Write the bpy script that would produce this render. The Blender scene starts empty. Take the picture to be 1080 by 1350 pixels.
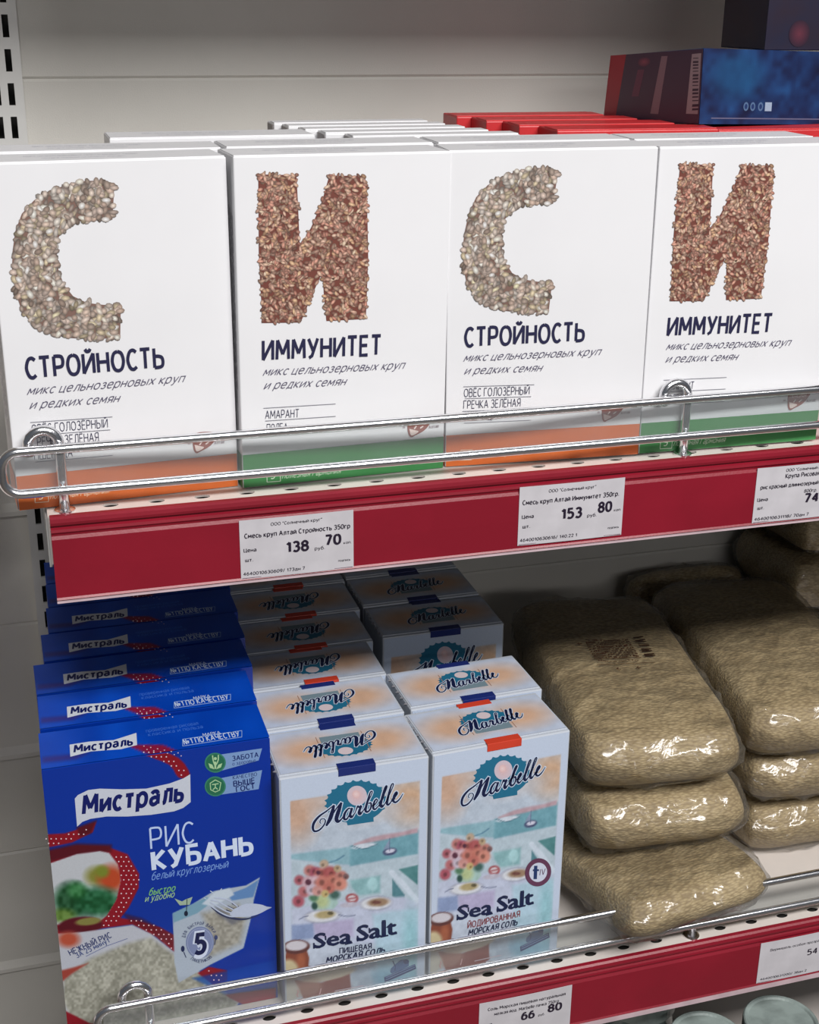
import bpy, bmesh, math, random
import numpy as np
from mathutils import Vector, Matrix, Euler, noise
from mathutils.geometry import tessellate_polygon

# ------------------------------------------------------------------ frame of reference
# x runs along the aisle, y into the shelving, z up.  Z0 is the height of the upper shelf board.
Z0 = 1.25
LOW = -0.3898                       # lower shelf board, measured from the upper one
scene = bpy.context.scene
COL = scene.collection

# ------------------------------------------------------------------ camera
cam_d = bpy.data.cameras.new('camera')
cam = bpy.data.objects.new('camera', cam_d); COL.objects.link(cam)
yaw, pitch, roll = 0.2958, 0.3657, 0.0106
fwd = Vector((math.sin(yaw)*math.cos(pitch), math.cos(yaw)*math.cos(pitch), -math.sin(pitch)))
rgt = Vector((math.cos(yaw), -math.sin(yaw), 0)); upv = rgt.cross(fwd)
r2 = rgt*math.cos(roll) + upv*math.sin(roll); u2 = -rgt*math.sin(roll) + upv*math.cos(roll)
M = Matrix((r2, u2, -fwd)).transposed().to_4x4()
M.translation = Vector((0.05409, -0.77283, 0.28296 + Z0))
cam.matrix_world = M
cam_d.sensor_fit = 'HORIZONTAL'; cam_d.sensor_width = 36; cam_d.lens = 36*1763.5/1080
cam_d.clip_start = 0.02
scene.camera = cam

# ------------------------------------------------------------------ light
world = bpy.data.worlds.new('world'); scene.world = world; world.use_nodes = True
world.node_tree.nodes['Background'].inputs[0].default_value = (0.80, 0.88, 1.0, 1)
world.node_tree.nodes['Background'].inputs[1].default_value = 0.065
def area(name, loc, target, sx, sy, power, col=(1, 1, 1)):
    d = bpy.data.lights.new(name, 'AREA'); d.shape = 'RECTANGLE'; d.size = sx; d.size_y = sy
    d.energy = power; d.color = col
    o = bpy.data.objects.new(name, d); COL.objects.link(o); o.location = loc
    o.rotation_euler = (Vector(target)-Vector(loc)).to_track_quat('-Z', 'Y').to_euler()
    return o
area('ceiling_lamp', (0.75, -1.75, 2.95), (0.75, -1.0, 0.8), 1.9, 0.42, 58, (1.0, 0.98, 0.97))
area('ceiling_lamp', (0.8, -5.2, 2.95), (0.6, -3.0, 0), 2.6, 0.30, 20, (1.0, 0.97, 0.96))
scene.view_settings.view_transform = 'Standard'; scene.view_settings.look = 'None'
scene.view_settings.gamma = 1.0; scene.view_settings.use_curve_mapping = False
scene.view_settings.exposure = 0.63

# ------------------------------------------------------------------ colour and materials
def lin(c):
    c = c/255.0
    return c/12.92 if c <= 0.04045 else ((c+0.055)/1.055)**2.4
def rgb(r, g, b, k=1.0, top=0.88):
    return tuple(min(top, lin(x)*k) for x in (r, g, b))
def mat(name, col, rough=0.5, metal=0.0, coat=0.0, var=0.0, scale=40, bump=0.0, bscale=200, spec=0.5, trans=0.0, col2=None):
    m = bpy.data.materials.new(name); m.use_nodes = True
    nt = m.node_tree; b = nt.nodes['Principled BSDF']
    b.inputs['Base Color'].default_value = (*col, 1); b.inputs['Roughness'].default_value = rough
    b.inputs['Metallic'].default_value = metal; b.inputs['Coat Weight'].default_value = coat
    b.inputs['Specular IOR Level'].default_value = spec; b.inputs['Transmission Weight'].default_value = trans
    tc = nt.nodes.new('ShaderNodeTexCoord')
    n = nt.nodes.new('ShaderNodeTexNoise'); n.inputs['Scale'].default_value = scale; n.inputs['Detail'].default_value = 4
    nt.links.new(tc.outputs['Object'], n.inputs['Vector'])
    if var or col2:
        mx = nt.nodes.new('ShaderNodeMix'); mx.data_type = 'RGBA'
        c2 = col2 if col2 else tuple(x*(1-var) for x in col)
        mx.inputs[6].default_value = (*col, 1); mx.inputs[7].default_value = (*c2, 1)
        rp = nt.nodes.new('ShaderNodeMapRange'); rp.inputs[1].default_value = 0.38; rp.inputs[2].default_value = 0.62
        nt.links.new(n.outputs['Fac'], rp.inputs[0]); nt.links.new(rp.outputs[0], mx.inputs[0])
        nt.links.new(mx.outputs[2], b.inputs['Base Color'])
    if bump:
        n2 = nt.nodes.new('ShaderNodeTexNoise'); n2.inputs['Scale'].default_value = bscale
        nt.links.new(tc.outputs['Object'], n2.inputs['Vector'])
        bp = nt.nodes.new('ShaderNodeBump'); bp.inputs['Strength'].default_value = bump; bp.inputs['Distance'].default_value = 0.001
        nt.links.new(n2.outputs['Fac'], bp.inputs['Height']); nt.links.new(bp.outputs[0], b.inputs['Normal'])
    return m
WHITE = mat('white_carton', (0.80, 0.80, 0.815), 0.45, var=0.03, scale=12)
SALTW = mat('salt_carton', (0.52, 0.56, 0.62), 0.42, var=0.05, scale=15)
BLUE = mat('blue_carton', rgb(4, 58, 168), 0.33, var=0.12, scale=10, spec=0.5)
RED = mat('red_carton', (0.62, 0.03, 0.035), 0.4, var=0.15, scale=20)
PANEL = mat('painted_panel', (0.60, 0.585, 0.54), 0.55, var=0.08, scale=6, bump=0.15, bscale=900)
UPR = mat('painted_upright', (0.60, 0.60, 0.58), 0.5, var=0.08, scale=20)
SHELF = mat('cream_shelf_paint', (0.72, 0.66, 0.61), 0.45, var=0.06, scale=25)
SHADEIN = mat('painted_hollow_shade', (0.03, 0.028, 0.025), 0.8)  # near-black colour that puts the shade of hollows into the paint
PRICE = mat('red_price_rail', (0.25, 0.008, 0.022), 0.36, var=0.12, scale=18, bump=0.06, bscale=500, spec=0.45)
EDGE = mat('pale_plastic_edge', (0.55, 0.42, 0.45), 0.3, var=0.15, scale=60)
CHROME = mat('chrome', (0.86, 0.86, 0.88), 0.20, metal=1.0, var=0.06, scale=60)
PAPER = mat('tag_paper', (0.60, 0.58, 0.61), 0.35, var=0.10, scale=50, coat=0.3)
FLOORM = mat('floor_tile', (0.16, 0.14, 0.12), 0.4, var=0.2, scale=3)
WALLM = mat('plaster', (0.45, 0.44, 0.42), 0.8, var=0.05, scale=3)
NAVYBOX = mat('mottled_blue_carton', (0.012, 0.055, 0.17), 0.35, scale=28, col2=(0.006, 0.018, 0.075), spec=0.4)
DARKBOX = mat('dark_navy_carton', (0.012, 0.012, 0.035), 0.4, scale=24, col2=(0.02, 0.01, 0.022))
LIDM = mat('grey_green_lid', (0.30, 0.36, 0.34), 0.4, var=0.35, scale=45, bump=0.2, bscale=300)
GLASSY = mat('dim_jar_glass', (0.20, 0.26, 0.25), 0.12, var=0.3, scale=30, spec=0.6)

def print_mat(name, rough=0.42, coat=0.0):
    m = bpy.data.materials.new(name); m.use_nodes = True; nt = m.node_tree
    b = nt.nodes['Principled BSDF']; b.inputs['Roughness'].default_value = rough; b.inputs['Coat Weight'].default_value = coat
    a = nt.nodes.new('ShaderNodeAttribute'); a.attribute_name = 'ink'
    n = nt.nodes.new('ShaderNodeTexNoise'); n.inputs['Scale'].default_value = 900
    mr = nt.nodes.new('ShaderNodeMapRange'); mr.inputs[3].default_value = 0.93; mr.inputs[4].default_value = 1.07
    tc = nt.nodes.new('ShaderNodeTexCoord'); nt.links.new(tc.outputs['Object'], n.inputs['Vector'])
    vm = nt.nodes.new('ShaderNodeVectorMath'); vm.operation = 'SCALE'
    nt.links.new(n.outputs['Fac'], mr.inputs[0]); nt.links.new(mr.outputs[0], vm.inputs['Scale'])
    nt.links.new(a.outputs['Color'], vm.inputs[0]); nt.links.new(vm.outputs[0], b.inputs['Base Color'])
    return m
INK = print_mat('printed_ink', 0.42)
INKG = print_mat('printed_ink_glossy', 0.33, 0.0)

# ------------------------------------------------------------------ object helpers
def link(name, me, material=None, parent=None, loc=(0, 0, 0)):
    o = bpy.data.objects.new(name, me); COL.objects.link(o)
    if material is not None:
        me.materials.clear(); me.materials.append(material)
    o.location = loc
    if parent: o.parent = parent
    return o
def from_bm(name, bm, material, parent=None, loc=(0, 0, 0), smooth=False):
    me = bpy.data.meshes.new(name); bmesh.ops.recalc_face_normals(bm, faces=bm.faces); bm.to_mesh(me); bm.free()
    if smooth:
        for p in me.polygons: p.use_smooth = True
    return link(name, me, material, parent, loc)
def thing(name, label, cat, loc=(0, 0, 0), rot=(0, 0, 0), group=None):
    o = bpy.data.objects.new(name, None); COL.objects.link(o); o.empty_display_size = 0.02
    o.location = (loc[0], loc[1], loc[2]+Z0); o.rotation_euler = rot
    tag(o, label, cat, group); return o
def tag(o, label, cat, group=None):
    o['label'] = label; o['category'] = cat
    if group: o['group'] = group
def copy_thing(root, loc, rot, label, sx=1.0):
    r = root.copy(); COL.objects.link(r); r.location = (loc[0], loc[1], loc[2]+Z0); r.rotation_euler = rot
    r.scale = (sx, 1, 1); r['label'] = label
    for ch in list(root.children):
        c = ch.copy(); COL.objects.link(c); c.parent = r
        for g in list(ch.children):
            d = g.copy(); COL.objects.link(d); d.parent = c
    return r
def bx(bm, x0, x1, y0, y1, z0, z1, bev=0.0):
    vs = [bm.verts.new((x, y, z)) for x in (x0, x1) for y in (y0, y1) for z in (z0, z1)]
    fs = [bm.faces.new([vs[i] for i in q]) for q in ((0, 1, 3, 2), (4, 6, 7, 5), (0, 4, 5, 1), (2, 3, 7, 6), (0, 2, 6, 4), (1, 5, 7, 3))]
    if bev:
        es = list({e for f in fs for e in f.edges})
        bmesh.ops.bevel(bm, geom=es, offset=bev, segments=2, affect='EDGES', profile=0.5)
def box(name, x0, x1, y0, y1, z0, z1, m, parent=None, bev=0.0):
    bm = bmesh.new(); bx(bm, x0, x1, y0, y1, z0, z1, bev); return from_bm(name, bm, m, parent)
def extrude_profile(name, prof, x0, x1, m, parent):
    bm = bmesh.new()
    a = [bm.verts.new((x0, y, z)) for y, z in prof]; b = [bm.verts.new((x1, y, z)) for y, z in prof]
    n = len(prof)
    for i in range(n):
        bm.faces.new((a[i], a[(i+1) % n], b[(i+1) % n], b[i]))
    bm.faces.new(a); bm.faces.new(b[::-1])
    return from_bm(name, bm, m, parent)
def catmull(pts, k=6):
    P = [np.array(p, float) for p in pts]; P = [2*P[0]-P[1]] + P + [2*P[-1]-P[-2]]
    out = []
    for i in range(1, len(P)-2):
        for j in range(k):
            t = j/k
            out.append(0.5*((2*P[i]) + (P[i+1]-P[i-1])*t + (2*P[i-1]-5*P[i]+4*P[i+1]-P[i+2])*t*t + (3*P[i]-P[i-1]-3*P[i+1]+P[i+2])*t**3))
    out.append(P[-2]); return out
def tube(bm, pts, r, n=12, caps=True):
    pts = [Vector(p) for p in pts]; rings = []; prev = None
    for i, p in enumerate(pts):
        d = (pts[min(i+1, len(pts)-1)]-pts[max(i-1, 0)]).normalized()
        if prev is None:
            a = Vector((0, 1, 0)) if abs(d.y) < 0.9 else Vector((1, 0, 0)); a = (a-d*a.dot(d)).normalized()
        else:
            a = (prev-d*prev.dot(d)).normalized()
        prev = a; b = d.cross(a)
        rings.append([bm.verts.new(p+(a*math.cos(2*math.pi*k/n)+b*math.sin(2*math.pi*k/n))*r) for k in range(n)])
    for i in range(len(rings)-1):
        for k in range(n):
            bm.faces.new((rings[i][k], rings[i][(k+1) % n], rings[i+1][(k+1) % n], rings[i+1][k]))
    if caps: bm.faces.new(rings[0][::-1]); bm.faces.new(rings[-1])
def lathe(bm, prof, n=40, cx=0, cy=0):
    rings = [[bm.verts.new((cx+r*math.cos(2*math.pi*k/n), cy+r*math.sin(2*math.pi*k/n), z)) for k in range(n)] for r, z in prof]
    for i in range(len(rings)-1):
        for k in range(n): bm.faces.new((rings[i][k], rings[i][(k+1) % n], rings[i+1][(k+1) % n], rings[i+1][k]))
    bm.faces.new(rings[0][::-1]); bm.faces.new(rings[-1])

# ------------------------------------------------------------------ flat print: ink meshes a hair above the card
_tc = {}
def text_mesh(s, bold, spacing=1.0):
    key = (s, bold, spacing)
    if key not in _tc:
        c = bpy.data.curves.new('t', 'FONT'); c.body = s; c.offset = bold; c.resolution_u = 2; c.space_character = spacing
        o = bpy.data.objects.new('t', c); COL.objects.link(o)
        dg = bpy.context.evaluated_depsgraph_get(); me = bpy.data.meshes.new_from_object(o.evaluated_get(dg))
        v = np.array([x.co[:2] for x in me.vertices]).reshape(-1, 2); f = [tuple(p.vertices) for p in me.polygons]
        bpy.data.objects.remove(o); bpy.data.curves.remove(c); bpy.data.meshes.remove(me)
        _tc[key] = (v, f)
    return _tc[key]
def homography(src, dst):
    A = []; b = []
    for (x, y), (u, v) in zip(src, dst):
        A.append([x, y, 1, 0, 0, 0, -u*x, -u*y]); b.append(u)
        A.append([0, 0, 0, x, y, 1, -v*x, -v*y]); b.append(v)
    h = np.linalg.solve(np.array(A, float), np.array(b, float)); return np.append(h, 1).reshape(3, 3)
# monoline stroke lettering: 'width|polyline|~curve', coordinates in hundredths of the capital height
_SF = {
'А': '62|0,0 31,100 62,0|12,34 50,34', 'Б': '52|48,100 0,100 0,0|~0,0 26,0 46,6 52,28 46,50 26,58 0,58', 'В': '52|0,0 0,100|~0,100 26,100 42,94 46,77 40,60 24,54 0,54|~0,54 28,54 46,48 52,27 46,6 28,0 0,0',
'Г': '44|0,0 0,100 44,100', 'Д': '64|10,0 20,100 56,100 56,0|0,-18 0,0 64,0 64,-18', 'Е': '46|46,100 0,100 0,0 46,0|0,52 42,52', 'Ё': '46|46,100 0,100 0,0 46,0|0,52 42,52|12,122 12,112|34,122 34,112',
'Ж': '84|42,0 42,100|0,100 38,52 0,0|84,100 46,52 84,0', 'З': '48|~2,88 16,100 34,98 44,80 36,60 18,54|~18,54 38,50 48,28 38,4 18,0 0,10', 'И': '58|0,100 0,0 58,100 58,0', 'Й': '58|0,100 0,0 58,100 58,0|~14,124 22,113 36,113 44,124',
'К': '52|0,0 0,100|50,100 6,52 52,0', 'Л': '58|~0,0 12,6 18,50 20,100|20,100 58,100 58,0', 'М': '72|0,0 4,100 36,26 68,100 72,0', 'Н': '56|0,0 0,100|56,0 56,100|0,52 56,52',
'О': '64|~32,100 10,88 0,50 10,12 32,0 54,12 64,50 54,88 32,100', 'П': '56|0,0 0,100 56,100 56,0', 'Р': '50|0,0 0,100|~0,100 26,100 44,94 50,72 44,50 26,44 0,44', 'С': '48|~50,88 32,100 12,90 0,50 12,10 32,0 50,12',
'Т': '56|0,100 56,100|28,100 28,0', 'У': '56|0,100 30,34|56,100 22,10 4,0', 'Ф': '70|35,-6 35,106|~35,86 8,80 0,52 8,22 35,16 62,22 70,52 62,80 35,86', 'Х': '58|0,100 58,0|58,100 0,0', 'Ц': '58|0,100 0,0 60,0 60,-18|52,0 52,100',
'Ч': '52|~0,100 0,68 8,50 26,46 52,54|52,0 52,100', 'Ш': '82|0,100 0,0 82,0 82,100|41,0 41,100', 'Щ': '88|0,100 0,0 88,0 88,-18|40,0 40,100|80,0 80,100', 'Ъ': '66|0,100 16,100 16,0|~16,0 40,0 58,6 64,28 58,50 40,58 16,58',
'Ы': '74|0,100 0,0|~0,0 22,0 42,6 48,28 42,50 22,58 0,58|74,0 74,100', 'Ь': '50|0,100 0,0|~0,0 24,0 44,6 50,28 44,50 24,58 0,58', 'Э': '54|~0,90 20,100 42,90 54,50 42,10 20,0 0,10|14,52 54,52',
'Ю': '84|0,0 0,100|0,52 22,52|~53,100 32,88 22,50 32,12 53,0 74,12 84,50 74,88 53,100', 'Я': '52|52,0 52,100|~52,100 26,100 8,94 2,73 8,50 26,46 52,46|24,46 0,0',
'а': '44|~4,60 14,70 32,70 42,56|42,56 42,0|~42,36 20,38 4,30 2,12 14,0 30,4 42,16', 'б': '50|~46,104 20,94 4,70 0,34|~0,34 6,8 25,0 44,8 50,34 42,58 25,66 8,56 0,34', 'е': '48|~2,36 46,38 46,38|~46,38 42,62 24,70 6,60 0,34 8,8 26,0 46,8',
'ё': '48|~2,36 46,38 46,38|~46,38 42,62 24,70 6,60 0,34 8,8 26,0 46,8|14,92 14,84|34,92 34,84', 'р': '48|0,-28 0,70|~0,52 14,68 30,70 44,58 48,34 42,10 26,0 12,4 0,18', 'у': '46|0,70 24,6|46,70 18,-22 2,-28', 'ф': '66|33,-28 33,100|~33,70 8,62 0,35 8,8 33,0 58,8 66,35 58,62 33,70',
'0': '50|~25,100 6,86 0,50 6,14 25,0 44,14 50,50 44,86 25,100', '1': '28|2,78 24,100 24,0', '2': '48|~2,80 12,98 32,98 44,80 38,56 2,0|2,0 48,0', '3': '48|~2,90 18,100 36,96 44,76 34,56 18,54|~18,54 38,50 48,28 36,4 18,0 0,10', '4': '52|38,0 38,100 0,30 52,30',
'5': '48|44,100 8,100 4,54|~4,54 26,62 44,50 48,28 38,6 18,0 0,8', '6': '50|~44,94 22,94 6,66 0,34|~0,34 6,8 25,0 44,8 50,32 42,56 25,62 8,54 0,34', '7': '48|0,100 48,100 16,0', '8': '48|~24,54 6,64 4,84 24,100 44,84 42,64 24,54 4,42 0,20 12,2 24,0 36,2 48,20 44,42 24,54', '9': '50|~6,6 28,6 44,34 50,66|~50,66 44,92 25,100 6,92 0,68 8,44 25,38 42,46 50,66',
'.': '8|4,0 4,10', ',': '8|4,8 0,-12', '/': '34|0,-8 34,106', '"': '20|2,100 2,74|18,100 18,74', '№': '96|0,0 0,100 44,0 44,100|~74,66 62,50 74,34 88,50 74,66|62,20 88,20', '-': '30|0,46 30,46',
'I': '4|2,0 2,100', 'V': '56|0,100 28,0 56,100', 'M': '72|0,0 4,100 36,26 68,100 72,0', 'a': '44|~4,60 14,70 32,70 42,56|42,56 42,0|~42,36 20,38 4,30 2,12 14,0 30,4 42,16', 'r': '30|0,0 0,70|~0,50 12,68 30,68', 'b': '48|0,0 0,104|~0,52 14,68 30,70 44,58 48,34 42,10 26,0 12,4 0,18', 'e': '48|~2,36 46,38 46,38|~46,38 42,62 24,70 6,60 0,34 8,8 26,0 46,8', 'l': '4|2,104 2,0',
}
_gc = {}
def glyph(ch):
    if ch not in _gc:
        k = 1.0; kx = 1.0; src = ch
        if ch not in _SF: src = ch.upper(); k = 0.70; kx = 0.80
        if src not in _SF: src = '-'
        parts = _SF[src].split('|'); L = []
        for p in parts[1:]:
            sm = p[0] == '~'; pts = [tuple(float(v)/100 for v in q.split(',')) for q in p.lstrip('~').split()]
            pts = [(x*kx, y*k) for x, y in pts]
            if sm and len(pts) > 2: L.append(catmull(pts, 4)); continue
            cur = [np.array(pts[0])]
            for i_ in range(1, len(pts)):
                cur.append(np.array(pts[i_]))
                if i_ < len(pts)-1:
                    a_ = np.array(pts[i_])-np.array(pts[i_-1]); b_ = np.array(pts[i_+1])-np.array(pts[i_])
                    if a_@b_ < -0.2*np.linalg.norm(a_)*np.linalg.norm(b_): L.append(cur); cur = [np.array(pts[i_])]
            L.append(cur)
        _gc[ch] = (float(parts[0])/100*kx, L)
    return _gc[ch]
def ribbon(pts, t):
    P = [np.array(p[:2]) for p in pts]; n = len(P); L = []; R = []
    d = []
    for i in range(n-1):
        e = P[i+1]-P[i]; d.append(e/(np.linalg.norm(e)+1e-9))
    for i in range(n):
        a = d[max(i-1, 0)]; b = d[min(i, n-2)]; m = a+b; l = np.linalg.norm(m)
        if l < 0.35: m = a; l = 1.0; c = 1.0
        else: m = m/l; c = max(0.80, float(m@a))
        nn = np.array([-m[1], m[0]])*t/2/c
        L.append(P[i]+nn); R.append(P[i]-nn)
    return L, R
def stroke_text(txt, t, gap=0.17):
    V = []; F = []; K = []; x = 0.0; q = 0
    for ch in txt:
        if ch == ' ': x += 0.36; continue
        w, L = glyph(ch)
        for pl in L:
            a, b = ribbon(pl, t); n0 = len(V); m = len(a)
            V += [(p[0]+x, p[1]) for p in a]+[(p[0]+x, p[1]) for p in b]; K += [q % 7]*(2*m); q += 1
            F += [(n0+i, n0+m+i, n0+m+i+1, n0+i+1) for i in range(m-1)]
        x += w+gap+t*0.45
    return np.array(V), F, K
class Sheet:
    """Artwork sheet of one face: corners (tl, tr, br, bl) of the sheet drawing land on a w x h rectangle."""
    def __init__(s, quad, w, h, gain=1.0):
        s.w, s.h, s.gain = w, h, gain
        s.H = homography(quad, [(0, h), (w, h), (w, 0), (0, 0)]); s.Hi = np.linalg.inv(s.H)
        s.clear()
    def clear(s): s.V = []; s.F = []; s.C = []
    def uv(s, x, y):
        p = s.H @ np.array([x, y, 1.0]); return p[:2]/p[2]
    def col(s, c): return rgb(*c, s.gain)
    def add(s, P, F, layer, c):
        n = len(s.V)
        s.V.extend([(p[0], p[1], layer) for p in P]); s.F.extend([tuple(i+n for i in f) for f in F])
        s.C.extend([c]*len(P) if isinstance(c[0], (int, float)) else c)
    def poly(s, pts, c, layer=1, smooth=0):
        if smooth: pts = catmull(list(pts)+[pts[0]], smooth)[:-1]
        P = [s.uv(x, y) for x, y in pts]
        T = tessellate_polygon([[Vector((p[0], p[1], 0)) for p in P]])
        s.add(P, T, layer, s.col(c))
    def ell(s, cx, cy, rx, ry, c, layer=1, rot=0, n=24, c2=None):
        P = [s.uv(cx, cy)]; cr, sr = math.cos(rot), math.sin(rot)
        for k in range(n):
            a = 2*math.pi*k/n; x, y = rx*math.cos(a), ry*math.sin(a)
            P.append(s.uv(cx+x*cr-y*sr, cy+x*sr+y*cr))
        cc = [s.col(c)]+[s.col(c2 if c2 else c)]*n
        s.add(P, [(0, 1+k, 1+(k+1) % n) for k in range(n)], layer, cc)
    def stroke(s, pts, w, c, layer=1, smooth=0, extra=0.0):
        if not isinstance(w, (list, tuple)): w = [w]*len(pts)
        P3 = [(p[0], p[1], ww) for p, ww in zip(pts, w)]
        if smooth: P3 = catmull(P3, smooth)
        L = []; R = []
        for i, p in enumerate(P3):
            a = P3[max(i-1, 0)]; b = P3[min(i+1, len(P3)-1)]
            d = np.array([b[0]-a[0], b[1]-a[1]]); d = d/(np.linalg.norm(d)+1e-9); n = np.array([-d[1], d[0]])*(max(p[2], 0)/2+extra)
            e = d*extra*(-1 if i == 0 else 1 if i == len(P3)-1 else 0)
            L.append((p[0]+n[0]+e[0], p[1]+n[1]+e[1])); R.append((p[0]-n[0]+e[0], p[1]-n[1]+e[1]))
        P = [s.uv(*q) for q in L+R]; k = len(L)
        s.nst = getattr(s, 'nst', 0)+1
        s.add(P, [(i, i+1, k+i+1, k+i) for i in range(k-1)], layer+(s.nst % 11)*0.06, s.col(c))
    def text(s, t, A, B, cap, c, layer=3, bold=0.0, shear=0.0, serif=False):
        if serif: v, f = text_mesh(t, 0.0); v = v.copy()/0.72; K = None
        else: v, f, K = stroke_text(t, 0.115+max(-0.03, bold*3.6))
        v[:, 0] += v[:, 1]*shear
        x0, x1 = v[:, 0].min(), v[:, 0].max()
        a, b = s.uv(*A), s.uv(*B); m = ((A[0]+B[0])/2, (A[1]+B[1])/2)
        ch = np.linalg.norm(s.uv(m[0], m[1]-cap)-s.uv(*m))
        d = b-a; L = np.linalg.norm(d); d = d/L; n = np.array([-d[1], d[0]])
        X = (v[:, 0]-x0)*(L/(x1-x0)); Y = v[:, 1]*ch
        P = a+X[:, None]*d+Y[:, None]*n
        if K is None:
            k = bold*1.15
            for q, (ox, oy) in enumerate(((-k, 0), (k, 0), (0, 0), (0, k*0.6), (0, -k*0.6))):
                s.add([tuple(p) for p in P+(d*ox+n*oy)*ch/0.72], f, layer+q*0.06, s.col(c))
        else:
            n0 = len(s.V); s.V.extend([(p[0], p[1], layer+k*0.06) for p, k in zip(P, K)]); s.F.extend([tuple(i+n0 for i in q) for q in f]); s.C.extend([s.col(c)]*len(P))
    def raster(s, nx, ny, fn, layer=0, rect=None):
        u0, u1, v0, v1 = rect if rect else (0, s.w, 0, s.h)
        U, V = np.meshgrid(np.linspace(u0, u1, nx+1), np.linspace(v0, v1, ny+1))
        q = s.Hi @ np.stack([U.ravel(), V.ravel(), np.ones(U.size)]); X = q[0]/q[2]; Y = q[1]/q[2]
        img = np.zeros((U.size, 3)); img = fn(X, Y, img)
        a = np.clip(img, 0, 255)/255.0; L = np.where(a <= 0.04045, a/12.92, ((a+0.055)/1.055)**2.4)*s.gain
        L = np.clip(L, 0, 0.88)
        n = len(s.V)
        s.V.extend([(x, y, layer) for x, y in zip(U.ravel(), V.ravel())]); s.C.extend([tuple(c) for c in L])
        for j in range(ny):
            for i in range(nx):
                k = n+j*(nx+1)+i; s.F.append((k, k+1, k+nx+2, k+nx+1))
    def build(s, name, material, parent, place, step=0.00004, base=0.00025):
        V = [place(u, v, base+l*step) for u, v, l in s.V]
        me = bpy.data.meshes.new(name); me.from_pydata(V, [], s.F)
        at = me.color_attributes.new('ink', 'FLOAT_COLOR', 'POINT')
        at.data.foreach_set('color', np.hstack([np.array(s.C, float), np.ones((len(s.C), 1))]).ravel())
        me.update(); s.clear()
        return link(name, me, material, parent)
def front(u, v, l): return (u, -l, v)
def topz(z): return lambda u, v, l: (u, v, z+l)
def leftside(d): return lambda u, v, l: (-l, d-u, v)
def inside(P, pts):
    x, y = P; c = False; j = len(pts)-1
    for i in range(len(pts)):
        if (pts[i][1] > y) != (pts[j][1] > y) and x < (pts[j][0]-pts[i][0])*(y-pts[i][1])/(pts[j][1]-pts[i][1])+pts[i][0]: c = not c
        j = i
    return c
# painting on rasters
def sd_poly(X, Y, pts):
    P = [np.array(p, float) for p in pts]; d = np.full(X.shape, 1e9); ins = np.zeros(X.shape, bool); j = len(P)-1
    for i in range(len(P)):
        a, b = P[j], P[i]; e = b-a; w0, w1 = X-a[0], Y-a[1]
        t = np.clip((w0*e[0]+w1*e[1])/(e@e+1e-9), 0, 1)
        d = np.minimum(d, (w0-e[0]*t)**2+(w1-e[1]*t)**2)
        if a[1] != b[1]: ins ^= ((b[1] > Y) != (a[1] > Y)) & (X < (a[0]-b[0])*(Y-b[1])/(a[1]-b[1])+b[0])
        j = i
    return np.where(ins, np.sqrt(d), -np.sqrt(d))
def lay(img, mask, c): return img*(1-mask[:, None])+np.array(c, float)[None, :]*mask[:, None]
def pp(img, X, Y, pts, c, soft=0.6, a=1.0, smooth=0):
    if smooth: pts = catmull(list(pts)+[pts[0]], smooth)[:-1]
    return lay(img, np.clip(sd_poly(X, Y, pts)/(2*soft)+0.5, 0, 1)*a, c)
def pe(img, X, Y, cx, cy, rx, ry, c, soft=0.15, a=1.0, rot=0.0):
    dx, dy = X-cx, Y-cy; cr, sr = math.cos(rot), math.sin(rot); x = (dx*cr+dy*sr)/rx; y = (-dx*sr+dy*cr)/ry
    return lay(img, np.clip((1-np.sqrt(x*x+y*y))/soft+0.5, 0, 1)*a, c)
def ps(img, X, Y, pts, w, c, soft=0.6, a=1.0, smooth=5):
    P = catmull(pts, smooth) if smooth else [np.array(p, float) for p in pts]; d = np.full(X.shape, 1e9)
    for i in range(len(P)-1):
        p, q = P[i], P[i+1]; e = q-p; t = np.clip(((X-p[0])*e[0]+(Y-p[1])*e[1])/(e@e+1e-9), 0, 1)
        d = np.minimum(d, (X-p[0]-e[0]*t)**2+(Y-p[1]-e[1]*t)**2)
    return lay(img, np.clip((w/2-np.sqrt(d))/(2*soft)+0.5, 0, 1)*a, c)
_rs = np.random.RandomState(3)
_NT = [_rs.rand(64, 64) for _ in range(4)]
def vnoise(X, Y, s, k=0):
    x, y = X/s, Y/s; xi, yi = np.floor(x).astype(int), np.floor(y).astype(int); fx, fy = x-xi, y-yi
    fx, fy = fx*fx*(3-2*fx), fy*fy*(3-2*fy); T = _NT[k]
    g = lambda a, b: T[a % 64, b % 64]
    return (g(xi, yi)*(1-fx)+g(xi+1, yi)*fx)*(1-fy)+(g(xi, yi+1)*(1-fx)+g(xi+1, yi+1)*fx)*fy

# ================================================================== THE SETTING
def structure(o): o['kind'] = 'structure'; return o
structure(box('floor', -2.5, 3.5, -4.5, 0.9, -0.04, 0.0, FLOORM))
structure(box('wall_back', -2.5, 3.5, 0.80, 0.9, 0.0, 3.0, WALLM))

# ================================================================== SHELVING
BACK = 0.3645
rack = thing('shelving_rack', 'pale painted back panels and slotted upright of the shop shelving', 'shelving', (0, 0, 0))
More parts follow.
